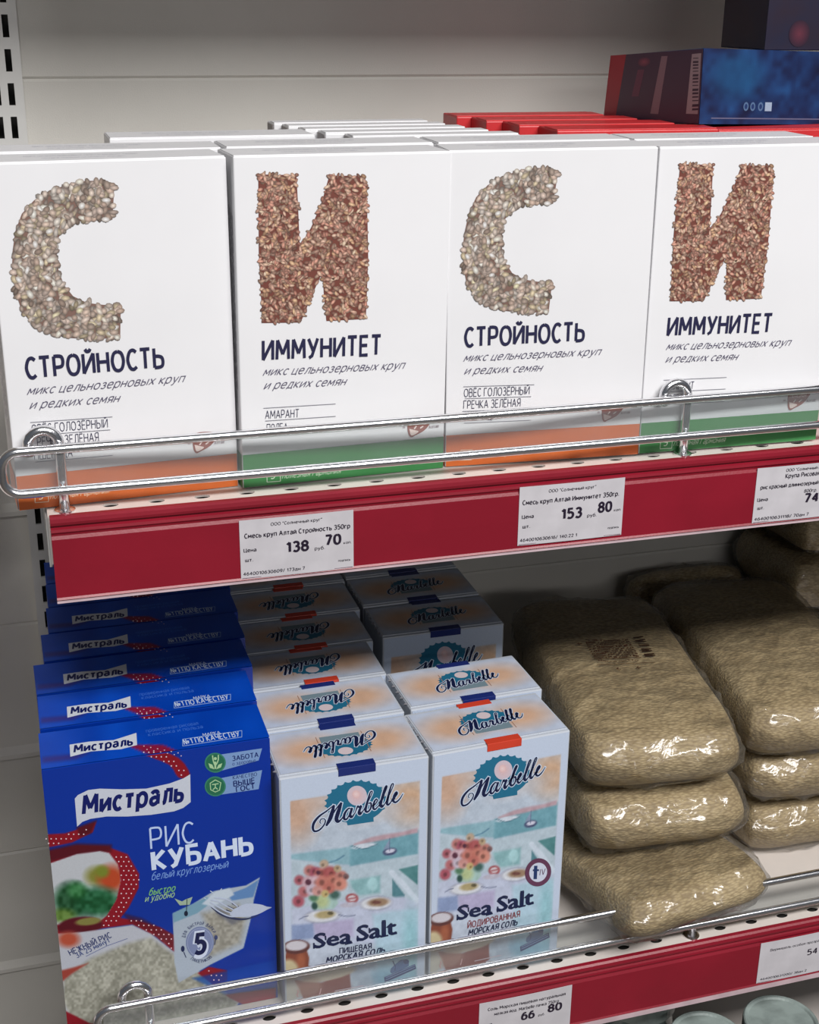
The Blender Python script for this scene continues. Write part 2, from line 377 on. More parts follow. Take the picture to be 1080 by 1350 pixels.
# folded sheet panels, each with a crease across it and a ledge at its foot
for zb in (-1.0905, -0.8528, -0.615, -0.3772, -0.1386, 0.099, 0.3368, 0.5746):
    for (xa, xb) in ((-0.95, 0.052), (0.0805, 1.07)):
        cr_ = 0.1230 if 0 < zb < 0.2 else 0.134
        prof = [(BACK+0.012, 0.0), (BACK-0.004, 0.0), (BACK-0.004, 0.004), (BACK, 0.011), (BACK, cr_-0.002), (BACK+0.0015, cr_), (BACK, cr_+0.002), (BACK, 0.2368), (BACK+0.012, 0.2368)]
        p = extrude_profile('back_panel', [(y, z) for y, z in prof], xa, xb, PANEL, rack); p.location = (0, 0, zb)
box('panel_shade_backing', -0.95, 1.07, BACK+0.014, BACK+0.02, -1.2, 0.82, SHADEIN, rack)  # dark sheet standing in for the shade inside the upright's slots
bm = bmesh.new()
UX0, UX1 = 0.0520, 0.0805
for a, b in ((UX0, 0.0585), (0.0633, 0.0690), (0.0738, UX1)): bx(bm, a, b, 0.353, 0.3555, -1.2, 0.82)
z = -1.2
zs0 = 0.2206 - 0.0245*60
k = 0
while zs0+0.0249*k < 0.82:
    zc = zs0+0.0249*k; k += 1          # web between two slots
    bx(bm, 0.0585, 0.0633, 0.353, 0.3555, zc, zc+0.0085); bx(bm, 0.0690, 0.0738, 0.353, 0.3555, zc, zc+0.0085)
bx(bm, UX0, UX0+0.0015, 0.3555, 0.378, -1.2, 0.82); bx(bm, UX1-0.0015, UX1, 0.3555, 0.378, -1.2, 0.82)
from_bm('slotted_upright', bm, UPR, rack)

SH0, SH1 = 0.0640, 1.06
def make_shelf(yf, label, zz, rail=True, holes=True):
    """yf: y of the board's front edge."""
    t = thing('metal_shelf', label, 'shelf', (0, 0, zz))
    bm = bmesh.new()
    P = 0.0274; off = 0.1007-P/2
    y0, y1 = yf+0.001, yf+0.0155; yc = yf+0.0085; N = 20
    x = off-P*1
    cells = []
    while x < SH1:
        cells.append((max(x, SH0), min(x+P, SH1), x+P/2)); x += P
    for a, b, xc in cells:
        if b <= a: continue
        if not (a+0.005 < xc < b-0.005) or not holes:
            bm.faces.new([bm.verts.new(q) for q in ((a, y0, 0), (b, y0, 0), (b, y1, 0), (a, y1, 0))]); continue
        inn = []; out = []
        for i in range(N):
            th = 2*math.pi*i/N; c, s_ = math.cos(th), math.sin(th)
            inn.append((xc+0.0048*c, yc+0.0030*s_))
            hx = (b-xc) if c > 0 else (xc-a); hy = (y1-yc) if s_ > 0 else (yc-y0)
            r = min(hx/abs(c) if abs(c) > 1e-6 else 9, hy/abs(s_) if abs(s_) > 1e-6 else 9)
            out.append((xc+r*c, yc+r*s_))
        vi = [bm.verts.new((p[0], p[1], 0)) for p in inn]; vo = [bm.verts.new((p[0], p[1], 0)) for p in out]
        vd = [bm.verts.new((p[0], p[1], -0.0012)) for p in inn]
        cor = {}
        for i in range(N):
            j = (i+1) % N; f = [vi[i], vo[i], vo[j], vi[j]]
            # add the rectangle corner when the ring jumps from one side to the next
            p, q = out[i], out[j]
            if abs(p[0]-q[0]) > 1e-7 and abs(p[1]-q[1]) > 1e-7:
                cx_ = b if max(p[0], q[0]) > xc and (abs(p[0]-b) < 1e-7 or abs(q[0]-b) < 1e-7) else a
                cy_ = y1 if (abs(p[1]-y1) < 1e-7 or abs(q[1]-y1) < 1e-7) else y0
                f = [vi[i], vo[i], bm.verts.new((cx_, cy_, 0)), vo[j], vi[j]]
            bm.faces.new(f); bm.faces.new((vi[i], vi[j], vd[j], vd[i]))
    bx(bm, SH0, SH1, y1, 0.352, -0.0012, 0.0)            # board behind the row of holes
    bx(bm, SH0, SH1, yf, yf+0.001, -0.030, 0.0)          # folded front edge
    bx(bm, SH0, SH1, yf, yf+0.012, -0.0308, -0.030)
    from_bm('shelf_board', bm, SHELF, t)
    box('hole_shade_slab', SH0+0.002, SH1-0.002, yf+0.002, 0.350, -0.0285, -0.0030, SHADEIN, t)  # dark slab right below the holes, painting in the shade seen through them
    f = yf
    prof = [(f, 0.0003), (f-0.0028, 0.0), (f-0.0042, -0.0012), (f-0.0046, -0.0035), (f-0.0042, -0.0052), (f-0.0026, -0.0062), (f-0.0026, -0.0070),
            (f-0.0040, -0.0078), (f-0.0044, -0.0095), (f-0.0034, -0.0108), (f-0.0032, -0.0120), (f-0.0042, -0.0140), (f-0.0044, -0.0320), (f-0.0042, -0.0510),
            (f-0.0050, -0.0522), (f-0.0036, -0.0532), (f-0.0020, -0.0532), (f-0.0020, -0.0200), (f, -0.0180)]
    extrude_profile('price_rail', prof, SH0+0.0010, SH1, PRICE, t)
    e = 0.0030 if not rail else 0.0008
    extrude_profile('clear_edge', [(f-0.0056, -0.0530), (f-0.0058, -0.0532-e), (f-0.0028, -0.0532-e), (f-0.0028, -0.0530)], SH0+0.0010, SH1, EDGE, t)
    # side bracket hooking into the upright
    bm = bmesh.new()
    pr = [(yf+0.004, -0.003), (yf+0.004, -0.034), (0.20, -0.046), (0.350, -0.072), (0.350, -0.003)]
    a = [bm.verts.new((SH0-0.0012, y, z)) for y, z in pr]; b = [bm.verts.new((SH0+0.0006, y, z)) for y, z in pr]
    for i in range(5): bm.faces.new((a[i], a[(i+1) % 5], b[(i+1) % 5], b[i]))
    bm.faces.new(a); bm.faces.new(b[::-1])
    from_bm('bracket', bm, UPR, t)
    return t
make_shelf(-0.0165, 'cream metal shelf with red price rail under the white cereal cartons', 0)
make_shelf(-0.0316, 'cream metal shelf with red price rail under the blue rice and salt cartons', LOW, rail=False)
# the shelf over the picture and the one under it
make_shelf(-0.0165, 'topmost metal shelf, above the white cereal cartons', 0.540)
t = thing('metal_shelf', 'lowest metal shelf, carrying the jars with grey-green lids', 'shelf', (0, 0, -0.64))
box('shelf_board', SH0, SH1, -0.04, 0.352, -0.03, 0.0, SHELF, t, 0.001)

# unseen shelves added in the left bay, out of frame, to shade its panel
for zz, xe in ((-0.03, 0.028), (LOW-0.02, -0.055), (0.50, 0.018)):
    t = thing('metal_shelf', 'unseen empty cream shelf added to shade the bay to the left, %s' % ('top one' if zz > 0.3 else 'middle one' if zz > -0.1 else 'lower one'), 'shelf', (0, 0, zz))
    box('shelf_board', -0.93, xe, -0.0165, 0.352, -0.03, 0.0, SHELF, t, 0.001)
    box('price_rail', -0.93, xe, -0.0210, -0.0166, -0.053, 0.0, PRICE, t, 0.0008)
# ------------------------------------------------------------------ chrome guard rails
def haze_mat():
    m = bpy.data.materials.new('clear_plastic_strip'); m.use_nodes = True; nt = m.node_tree; nt.nodes.remove(nt.nodes['Principled BSDF'])
    tr = nt.nodes.new('ShaderNodeBsdfTransparent'); df = nt.nodes.new('ShaderNodeBsdfDiffuse'); gl = nt.nodes.new('ShaderNodeBsdfGlossy'); gl.inputs['Roughness'].default_value = 0.15
    tr.inputs[0].default_value = (0.93, 0.95, 0.95, 1); df.inputs[0].default_value = (0.62, 0.62, 0.64, 1)
    tc = nt.nodes.new('ShaderNodeTexCoord'); n = nt.nodes.new('ShaderNodeTexNoise'); n.inputs['Scale'].default_value = 30; nt.links.new(tc.outputs['Object'], n.inputs['Vector'])
    mr = nt.nodes.new('ShaderNodeMapRange'); mr.inputs[3].default_value = 0.05; mr.inputs[4].default_value = 0.11; nt.links.new(n.outputs['Fac'], mr.inputs[0])
    a = nt.nodes.new('ShaderNodeMixShader'); b = nt.nodes.new('ShaderNodeMixShader'); b.inputs[0].default_value = 0.05
    nt.links.new(mr.outputs[0], a.inputs[0]); nt.links.new(tr.outputs[0], a.inputs[1]); nt.links.new(df.outputs[0], a.inputs[2])
    nt.links.new(a.outputs[0], b.inputs[1]); nt.links.new(gl.outputs[0], b.inputs[2]); nt.links.new(b.outputs[0], nt.nodes['Material Output'].inputs[0])
    return m
HAZE = haze_mat()
def guard_rail(label, x0, x1, y, zt, zb, posts, ypost, zz):
    t = thing('guard_rail', label, 'rail', (0, 0, zz)); R = 0.0028; r = 0.010
    bm = bmesh.new(); pts = [(x1, y, zt), (0.7, y, zt), (0.4, y, zt), (x0+r, y, zt)]
    for i in range(1, 9):
        a = math.pi/2*i/8; pts.append((x0+r-r*math.sin(a), y, zt-r+r*math.cos(a)))
    for i in range(0, 9):
        a = math.pi/2*i/8; pts.append((x0+r-r*math.cos(a), y, zb+r-r*math.sin(a)))
    pts += [(0.4, y, zb), (0.7, y, zb), (x1, y, zb)]
    tube(bm, pts, R, 14); from_bm('wire_loop', bm, CHROME, t, smooth=True)
    box('clear_strip', x0+0.004, x1, y-0.0004, y+0.0004, zb+0.0015, zt-0.0015, HAZE, t)
    for xp in posts:
        bm = bmesh.new(); h = zt+0.001; rr = 0.0088
        pts = [(xp, ypost, -0.003), (xp, ypost, 0.02), (xp, ypost, h-0.003)]
        for i in range(0, 11):
            a = math.pi*i/10; pts.append((xp-rr+rr*math.cos(a), ypost, h+rr*math.sin(a)))
        pts.append((xp-2*rr, ypost, h-0.006))
        tube(bm, pts, 0.0031, 14); from_bm('post', bm, CHROME, t, smooth=True)
        bm = bmesh.new(); lathe(bm, [(0.0062, 0), (0.0062, 0.001), (0.0048, 0.0016), (0.0030, 0.0018)], 20, xp, ypost)
        from_bm('post_foot', bm, CHROME, t, smooth=False)
    return t
guard_rail('chrome wire guard rail in front of the white cereal cartons', 0.0412, 1.05, -0.0172, 0.0405, 0.0150, (0.0743, 0.4775, 0.88), -0.0105, 0)
guard_rail('chrome wire guard rail in front of the rice, salt and pasta', 0.0655, 1.05, -0.0325, 0.0425, 0.0158, (0.1005, 0.5130, 0.92), -0.0255, LOW)

# ================================================================== CEREAL CARTONS
W, Hh, D = 0.1320, 0.1986, 0.043
QC = [(-15, 209), (298, 207), (315, 641), (24, 675)]
QI = [(308, 208), (593, 203), (585, 616), (318, 646)]
NAVY = (38, 38, 70)
def seeds(sh, pts, n, ln, wd, pal, dark, seed):
    rnd = random.Random(seed)
    xs = [p[0] for p in pts]; ys = [p[1] for p in pts]; placed = 0; k = 0
    sh.poly(pts, dark, 1)
    while placed < n:
        x, y = rnd.uniform(min(xs), max(xs)), rnd.uniform(min(ys), max(ys)); k += 1
        if not inside((x, y), pts): continue
        c = rnd.choice(pal); m = rnd.uniform(0.72, 1.08) if placed > n*0.45 else rnd.uniform(0.58, 0.85)
        c1 = tuple(min(255, v*m*1.08) for v in c); c2 = tuple(v*m*0.68 for v in c)
        a = rnd.uniform(0, math.pi); L = ln*rnd.uniform(0.7, 1.2)/2; B = wd*rnd.uniform(0.75, 1.2)/2
        sh.ell(x+rnd.uniform(-1.5, 1.5), y+rnd.uniform(-1.5, 1.5), L, B, c1, 2+(placed*7 % 61)*0.05+(placed > n*0.45)*3.2, a, 8, c2); placed += 1
C_POLY = [(155, 238), (140, 234), (118, 234), (95, 238), (70, 246), (50, 258), (34, 275), (25, 298), (21, 325), (20, 350), (24, 378), (32, 403), (46, 422), (66, 434), (92, 440),
          (120, 442), (161, 441), (162, 396), (140, 397), (118, 394), (100, 385), (88, 370), (81, 350), (79, 328), (81, 308), (90, 295), (105, 287), (130, 284), (152, 285)]
I_POLY = [(341, 231), (391, 232), (393, 270), (395, 324), (410, 300), (424, 268), (434, 233), (481, 233), (484, 290), (485, 340), (482, 419), (430, 422), (427, 390), (425, 358),
          (412, 386), (396, 424), (346, 425), (343, 380), (341, 330)]
def cereal(kind, name):
    Q = QC if kind == 'C' else QI
    t = thing(name, '-', 'carton')
    box('body', 0, W, 0, D, 0, Hh, WHITE, t, 0.0007)
    box('top_flap', 0.0006, W-0.0006, 0.0015, D-0.004, Hh-0.0002, Hh+0.0005, WHITE, t, 0.0002)
    band = (220, 112, 54) if kind == 'C' else (66, 138, 78)
    s = Sheet(Q, W, Hh, 1.0)
    # colour band at the foot: lighter strip over a darker one
    hb = 0.0215
    s.V += [(0.0004, 0.0004, 0), (W-0.0004, 0.0004, 0), (W-0.0004, hb, 0), (0.0004, hb, 0)]; s.F.append((0, 1, 2, 3)); s.C += [rgb(*band)]*4
    s.build('colour_band', INK, t, front)
    if kind == 'C':
        seeds(s, C_POLY, 900, 11.8, 7.2, [(238, 220, 206), (226, 204, 190), (210, 188, 172), (244, 232, 220), (196, 172, 156), (222, 204, 172)], (128, 100, 90), 5)
    else:
        seeds(s, I_POLY, 1700, 8.2, 4.3, [(226, 180, 158), (212, 156, 136), (236, 194, 168), (196, 138, 120), (228, 180, 144)], (116, 66, 56), 8)
    s.build('seed_letter', INK, t, front)
    GR = (96, 92, 112)
    if kind == 'C':
        s.text('СТРОЙНОСТЬ', (36, 494), (219, 480), 26.0, NAVY, 3, 0.018)
        s.text('микс цельнозерновых круп', (37, 516), (247, 500), 11, GR, 3, -0.004, 0.45)
        s.text('и редких семян', (40, 535), (162, 526), 11, GR, 3, -0.004, 0.45)
        for a, b in (((41, 553.5), (150, 546.5)), ((45, 571), (147, 564)), ((43, 590), (150, 582)), ((47, 607.5), (150, 598.5))): s.stroke([a, b], 0.8, (130, 130, 140), 3)
        s.text('ОВЁС ГОЛОЗЁРНЫЙ', (43, 568.5), (144, 560.5), 11.5, NAVY, 3, -0.006)
        s.text('ГРЕЧКА ЗЕЛЁНАЯ', (44, 586), (132, 579), 11.5, NAVY, 3, -0.006)
        s.text('ПШЕНИЦА', (46, 604), (97, 599.5), 11.5, NAVY, 3, -0.006)
        ox, oy, sl = 0, 0, -0.095
        em = (268, 581)
        bl = (46, 663)
    else:
        s.text('ИММУНИТЕТ', (344, 474), (501, 465.5), 25.0, NAVY, 3, 0.018)
        s.text('микс цельнозерновых круп', (345, 494.5), (535, 484), 10.5, GR, 3, -0.004, 0.45)
        s.text('и редких семян', (346, 512.5), (458, 506), 10.5, GR, 3, -0.004, 0.45)
        for a, b in (((346, 538), (442, 531.5)), ((348, 555), (442, 548)), ((349, 573), (442, 566))): s.stroke([a, b], 0.8, (130, 130, 140), 3)
        s.text('АМАРАНТ', (348, 552), (393, 549.5), 10.5, NAVY, 3, -0.006)
        s.text('ПОЛБА', (350, 570), (378, 568), 10.5, NAVY, 3, -0.006)
        em = (550, 560)
        bl = (350, 637)
    # brown emblem on the right: pointed leaf badge with cream writing
    ex, ey = em; q = 0.95
    pts = [(ex-14*q, ey-10*q), (ex-2*q, ey-14*q), (ex+20*q, ey-13*q), (ex+18*q, ey-4*q), (ex+10*q, ey+6*q), (ex-2*q, ey+13*q), (ex-9*q, ey+16*q), (ex-13*q, ey+8*q)]
    s.poly(pts, (150, 92, 84), 3, 4)
    s.poly([(ex-11*q, ey+4*q), (ex-3*q, ey+6*q), (ex+2*q, ey+8*q), (ex-8*q, ey+13.5*q)], (236, 214, 206), 4, 3)
    s.text('Полезная', (ex-11*q, ey-2.5*q), (ex+15*q, ey-5*q), 5.5, (244, 226, 220), 5, 0.0, 0.2)
    s.stroke([(ex-4, ey+4), (ex-1, ey)], 1.6, (244, 226, 220), 5); s.stroke([(ex+4, ey+3), (ex+8, ey)], 1.6, (244, 226, 220), 5)
    s.text('Сделано', (ex-30*q, ey-4), (ex-16*q, ey-5), 3.5, (150, 120, 130), 3); s.text('в', (ex-20*q, ey+3), (ex-17*q, ey+2.8), 3, (150, 120, 130), 3)
    s.text('Алтае', (ex+16*q, ey+3.5), (ex+30*q, ey+1.5), 4, (120, 96, 104), 3)
    # band writing
    bx_, by_ = bl; cr = (250, 224, 196) if kind == 'C' else (206, 226, 200)
    fr = [(bx_, by_-15), (bx_+18, by_-16.5), (bx_+18, by_-1.5), (bx_, by_)]
    for i in range(4): s.stroke([fr[i], fr[(i+1) % 4]], 0.9, cr, 4)
    s.text('5', (bx_+5, by_-4.5), (bx_+11.5, by_-5.2), 8.5, cr, 4, 0.015, 0.2)
    s.text('полезная Гармония', (bx_+20, by_-5), (bx_+100, by_-13.5), 8, cr, 4, 0.0, 0.4)
    s.build('lettering', INK, t, front)
    # narrow left side: rows of small print and the band turning the corner
    s2 = Sheet([(0, 0), (100, 0), (100, 460), (0, 460)], D, Hh)
    s2.V += [(0.0004, 0.0004, 0), (D-0.0004, 0.0004, 0), (D-0.0004, hb, 0), (0.0004, hb, 0)]; s2.F.append((0, 1, 2, 3)); s2.C += [rgb(*band)]*4
    rnd = random.Random(4)
    for i in range(12):
        xx = 16+i*6.3; yy = rnd.randint(60, 90); end = rnd.randint(300, 400)
        while yy < end:
            l = rnd.randint(8, 26); s2.stroke([(xx, yy), (xx, yy+l)], 2.0, (150, 146, 156), 1); yy += l+4
    s2.build('side_print', INK, t, leftside(D))
    s3 = Sheet([(0, 0), (460, 0), (460, 150), (0, 150)], W, D)
    s3.text('микс цельнозерновых круп и редких семян', (80, 70), (300, 70), 10, (176, 176, 190), 1)
    s3.text('состав и хранение на обороте упаковки', (110, 108), (270, 108), 9, (186, 186, 198), 1)
    s3.build('top_print', INK, t, topz(Hh+0.0005))
    return t
TH = 'white cereal carton with a seed letter '
cC = cereal('C', 'cereal_carton'); cC['label'] = TH+'С and orange foot band, at the left shelf end'
cC.location = (0.0482, -0.0048, Z0+0.0002); cC.rotation_euler = (0, 0, math.radians(4.0))
cI = cereal('I', 'cereal_carton'); cI['label'] = TH+'И and green foot band, between the two С cartons'
cI.location = (0.1816, -0.0022, Z0+0.0009); cI.rotation_euler = (0, math.radians(0.35), math.radians(2.8))
c3 = copy_thing(cC, (0.3150, 0.0050, 0.0003), (0, math.radians(-0.5), math.radians(-5.2)), TH+'С and orange foot band, between the two И cartons')
c4 = copy_thing(cI, (0.4480, -0.0045, 0.0008), (0, math.radians(-0.3), math.radians(-2.3)), TH+'И and green foot band, right of both С cartons')
G = 'white cereal cartons at the front of the upper shelf'
for o in (cC, cI, c3, c4): o['group'] = G
# cartons behind, only their tops show
place = [(cC, 0.0530, 0.0500, 0, 0.0010, 'second row, behind the front carton at the shelf end'),
         (cI, 0.1880, 0.0530, 1.0, 0.0010, 'second row, behind the second front carton from shelf end'),
         (cC, 0.3225, 0.0545, -1, 0.0010, 'second row, behind the third front carton from shelf end'),
         (cI, 0.4560, 0.0500, -2, 0.0010, 'second row, behind the front carton cut by the picture edge'),
         (cC, 0.1240, 0.1100, 0, 0.0020, 'third row, shifted right against the plain panel')]
for src, x, y, a, z, w in place:
    o = copy_thing(src, (x, y, z-0.0008), (0, 0, math.radians(a)), 'white cereal carton, top showing, '+w); o['group'] = 'white cereal cartons behind the front row'

# taller white cartons with grey sides, stepping back behind the И carton
def plain_carton(name, label, w, d, h, m, loc, rz, side=None, rx=0.0, ry=0.0, group=None):
    t = thing(name, label, 'carton', loc, (rx, ry, rz), group)
    box('body', 0, w, 0, d, 0, h, m, t, 0.0008)
    box('top_flap', 0.0006, w-0.0006, 0.002, d*0.72, h-0.0003, h+0.0007, m, t, 0.0002)
    if side: box('side_flap', -0.0006, 0.0002, 0.002, d-0.002, h-0.030, h-0.001, side, t, 0.0001)
    return t
GREYS = mat('grey_board_side', (0.36, 0.33, 0.33), 0.6, var=0.2, scale=60)
for i, (x, y, w_) in enumerate([(0.2790, 0.101, 'nearest'), (0.2670, 0.1275, 'second'), (0.2590, 0.154, 'third'), (0.2530, 0.1805, 'fourth'), (0.2480, 0.207, 'furthest back')]):
    plain_carton('grain_carton', 'plain white carton with grey side, %s of the stepped row by the red cartons' % w_ if i < 4 else 'plain white carton with grey side, furthest back of the stepped row',
                 0.116, 0.0255, 0.1990, WHITE, (x, y, 0), math.radians(-1), GREYS, group='stepped row of taller white cartons')
# red cartons behind the right С carton
for i, (x, y, w_) in enumerate([(0.4240, 0.104, 'nearest, its face bright under the lamps'), (0.4120, 0.145, 'second from the front'), (0.4020, 0.186, 'third from the front'), (0.3930, 0.227, 'furthest back, its corner against the panel')]):
    plain_carton('red_carton', 'red carton standing behind the white ones, '+w_, 0.120, 0.040, 0.2003, RED, (x, y, 0), math.radians(-3), group='row of red cartons on the upper shelf')
plain_carton('red_carton', 'dark red carton under the lying blue carton at the picture edge', 0.150, 0.050, 0.1985, RED, (0.5480, 0.105, 0), math.radians(-3), group='row of red cartons on the upper shelf')
plain_carton('red_carton', 'red carton hidden under the lying blue carton, behind the dark red one', 0.150, 0.060, 0.1900, RED, (0.5480, 0.162, 0), math.radians(-3), group='row of red cartons on the upper shelf')

# large blue carton lying on the red ones
t = thing('blue_carton', 'mottled blue carton with barcode side lying on the red cartons', 'carton', (0.5400, 0.1200, 0.2018), (math.radians(-4.5), math.radians(1.6), math.radians(7)))
bw, bd, bh = 0.185, 0.122, 0.0515
box('body', 0, bw, 0, bd, 0, bh, NAVYBOX, t, 0.0008)
s = Sheet([(790, 73), (926, 65), (919, 165), (808, 160)], bd, bh, 1.5)
s.poly([(790, 73), (926, 66), (919, 164), (808, 160)], (50, 30, 50), 0)
s.poly([(790, 73), (812, 72), (816, 160), (802, 160)], (120, 20, 34), 1)
s.poly([(864, 76), (873, 76), (868, 152), (858, 151)], (104, 84, 92), 2)
s.poly([(909, 74), (923, 73), (918, 154), (903, 153)], (124, 112, 116), 2)
for i in range(15):
    yy = 80+i*4.8; hgt = 1.2+(i*7 % 4)*0.6
    s.poly([(911, yy), (919, yy), (918.5, yy+hgt), (910.5, yy+hgt)], (36, 20, 40), 3)
s.ell(840, 84, 9, 7, (110, 50, 66), 2, c2=(60, 30, 50)); s.poly([(833, 95), (842, 95), (840, 130), (831, 130)], (76, 34, 56), 2)
s.build('side_print', INK, t, lambda u, v, l: (-l, bd-u, v))
s = Sheet([(0, 0), (370, 0), (370, 100), (0, 100)], bw, bh, 0.75)
def pf(X, Y, img):
    n = vnoise(X, Y, 26, 0)*0.6+vnoise(X, Y, 9, 1)*0.4; img[:] = (16, 42, 92); img += (n[:, None]-0.5)*np.array([30, 80, 100])
    img = pe(img, X, Y, 60, 35, 45, 30, (24, 90, 140), 0.8, 0.7)
    return img
s.raster(90, 26, pf)
for i, xx in enumerate((80, 92, 106)): s.ell(xx, 76, 4.5, 6, (90, 120, 160), 2); s.ell(xx, 76, 2.5, 3.5, (30, 56, 110), 3)
s.poly([(114, 70), (126, 70), (126, 82), (114, 82)], (170, 190, 214), 2)
s.stroke([(20, 92), (370, 93)], 1.6, (110, 110, 140), 2)
s.build('front_print', INK, t, front)
# dark carton standing on it
t = thing('navy_carton', 'dark navy carton with a red edge standing on the mottled blue carton', 'carton', (0.6080, 0.155, 0.2505), (0, 0, math.radians(-2)))
box('body', 0, 0.150, 0, 0.07, 0, 0.118, DARKBOX, t, 0.0008)
box('red_edge', 0.0600, 0.1495, -0.0004, 0.0004, 0.0005, 0.1175, RED, t, 0.0001)
s = Sheet([(0, 0), (100, 0), (100, 200), (0, 200)], 0.062, 0.118, 1.0)
s.ell(44, 180, 14, 16, (96, 40, 56), 1, c2=(40, 20, 40)); s.poly([(36, 60), (46, 60), (44, 140), (34, 140)], (54, 22, 44), 1)
s.build('front_print', INK, t, front)

# ================================================================== BLUE RICE CARTONS
RW, RH, RD = 0.1467, 0.2139, 0.0458
t = rice = thing('rice_carton', 'blue rice carton facing out, nearest of the row, picture of cooked rice', 'carton', (0.0460, -0.0048, LOW+0.0004), group='blue rice cartons in a row on the lower shelf')
box('body', 0, RW, 0, RD, 0, RH, BLUE, t, 0.0009)
box('top_flap', 0.0008, RW-0.0008, 0.0020, RD-0.005, RH-0.0003, RH+0.0006, BLUE, t, 0.0002)
s = Sheet([(54.7, 1016.4), (355.5, 973.7), (366.3, 1315.2), (90.8, 1369.2)], RW, RH, 1.1)
Z = lambda x, y: (40+x/3.273, 960+y/3.273)
def ZP(*a): return [Z(x, y) for x, y in a]
CRIM, CRIMD = (128, 12, 30), (78, 8, 24)
def rice_art(X, Y, img):
    img[:] = (0, 44, 142)
    n = vnoise(X, Y, 3.0, 0); n2 = vnoise(X, Y, 14, 1)
    # the ribbon
    img = pp(img, X, Y, ZP((60, 460), (150, 455), (230, 430), (285, 405), (270, 450), (180, 495), (60, 520)), CRIM, 0.8)
    img = pp(img, X, Y, ZP((200, 430), (285, 400), (262, 455), (215, 470)), CRIMD, 2)
    img = pp(img, X, Y, ZP((60, 545), (200, 510), (330, 512), (420, 545), (470, 630), (468, 690), (425, 775), (390, 820), (460, 830), (560, 860), (630, 900), (630, 975), (540, 900), (440, 848), (330, 862), (110, 900), (70, 700)), CRIM, 0.8)
    img = pp(img, X, Y, ZP((60, 530), (200, 500), (350, 505), (350, 535), (200, 550), (60, 585)), CRIMD, 2.5)
    img = pp(img, X, Y, ZP((400, 800), (480, 820), (630, 900), (630, 960), (520, 880), (430, 840)), CRIMD, 2, 0.6)
    img = pp(img, X, Y, ZP((410, 85), (520, 90), (640, 130), (690, 205), (640, 215), (600, 160), (500, 120)), CRIM, 0.8, smooth=3)
    # upper bowl
    bowl = ZP((70, 590), (200, 545), (300, 532), (340, 540), (378, 590), (390, 660), (372, 740), (330, 810), (280, 850), (110, 850), (75, 700))
    img = pp(img, X, Y, bowl, (176, 180, 186), 0.7)
    inb = sd_poly(X, Y, bowl) > 0
    im2 = img.copy()
    im2 = pe(im2, X, Y, *Z(290, 640), 15, 12, (120, 120, 50), 0.9); im2 = pe(im2, X, Y, *Z(350, 650), 17, 17, (170, 66, 34), 0.8)
    im2 = pe(im2, X, Y, *Z(310, 620), 9, 8, (110, 122, 40), 0.8)
    im2 = pe(im2, X, Y, *Z(180, 745), 24, 24, (28, 74, 44), 0.5); im2 = pe(im2, X, Y, *Z(290, 750), 30, 19, (24, 84, 50), 0.6)
    im2 = pe(im2, X, Y, *Z(200, 700), 12, 10, (48, 110, 62), 0.9); im2 = pe(im2, X, Y, *Z(140, 810), 16, 9, (86, 116, 50), 0.8)
    im2 = im2+(vnoise(X, Y, 5, 2)[:, None]-0.5)*np.where(im2[:, 1:2] > im2[:, 0:1]+14, 46, 0)
    img = np.where(inb[:, None], im2, img)
    img = pe(img, X, Y, *Z(215, 855), 30, 12, CRIMD, 0.2, rot=-0.1); img = pe(img, X, Y, *Z(250, 835), 17, 5, (120, 116, 60), 0.4, rot=-0.1)
    # lower plate of rice
    pl = ZP((95, 890), (230, 880), (440, 850), (520, 888), (625, 970), (760, 1075), (900, 1185), (870, 1240), (620, 1340), (130, 1340))
    img = pp(img, X, Y, pl, (172, 176, 186), 0.7)
    inp = np.clip(sd_poly(X, Y, pl), 0, 1)
    ric = np.array([150, 150, 138])+(n[:, None]-0.5)*46+(n2[:, None]-0.5)*26
    m = np.clip(sd_poly(X, Y, ZP((140, 1080), (260, 990), (420, 925), (520, 900), (700, 1030), (900, 1185), (870, 1240), (620, 1340), (200, 1300), (135, 1180)))/6+0.3, 0, 1)*inp
    img = img*(1-m[:, None])+ric*m[:, None]
    img = pe(img, X, Y, *Z(165, 912), 14, 10, (168, 74, 52), 0.8)
    img = pp(img, X, Y, ZP((100, 1055), (180, 1035), (250, 1015), (180, 1060), (130, 1100)), (146, 60, 50), 1.5)
    img = pp(img, X, Y, ZP((100, 1180), (140, 1215), (260, 1275), (420, 1300), (420, 1400), (100, 1400)), CRIM, 0.8)
    # ribbon pieces lower right
    img = pp(img, X, Y, ZP((722, 1058), (770, 1030), (850, 1046), (850, 1090), (790, 1110)), CRIM, 0.8)
    img = pp(img, X, Y, ZP((840, 1150), (1060, 1120), (1060, 1190), (930, 1200), (860, 1165)), (140, 30, 50), 0.8)
    img = pp(img, X, Y, ZP((700, 1080), (1060, 1000), (1060, 1120), (840, 1150)), (6, 66, 160), 2.0, 0.7)
    # packet of rice
    bag = ZP((615, 800), (700, 760), (790, 705), (870, 690), (930, 680), (990, 645), (965, 740), (950, 830), (920, 950), (780, 1020), (640, 1100), (622, 1010))
    img = pp(img, X, Y, bag, (160, 172, 186), 0.6)
    m = np.clip(sd_poly(X, Y, ZP((740, 800), (900, 760), (930, 830), (905, 930), (770, 990), (760, 850)))/8+0.5, 0, 1)
    img = img*(1-m[:, None])+(np.array([146, 144, 134])+(n[:, None]-0.5)*40)*m[:, None]
    img = pp(img, X, Y, ZP((615, 800), (700, 760), (760, 730), (800, 740), (720, 800), (620, 840)), (112, 150, 170), 0.7)
    img = pp(img, X, Y, ZP((850, 720), (930, 690), (985, 655), (962, 730), (870, 745)), (90, 128, 176), 0.7)
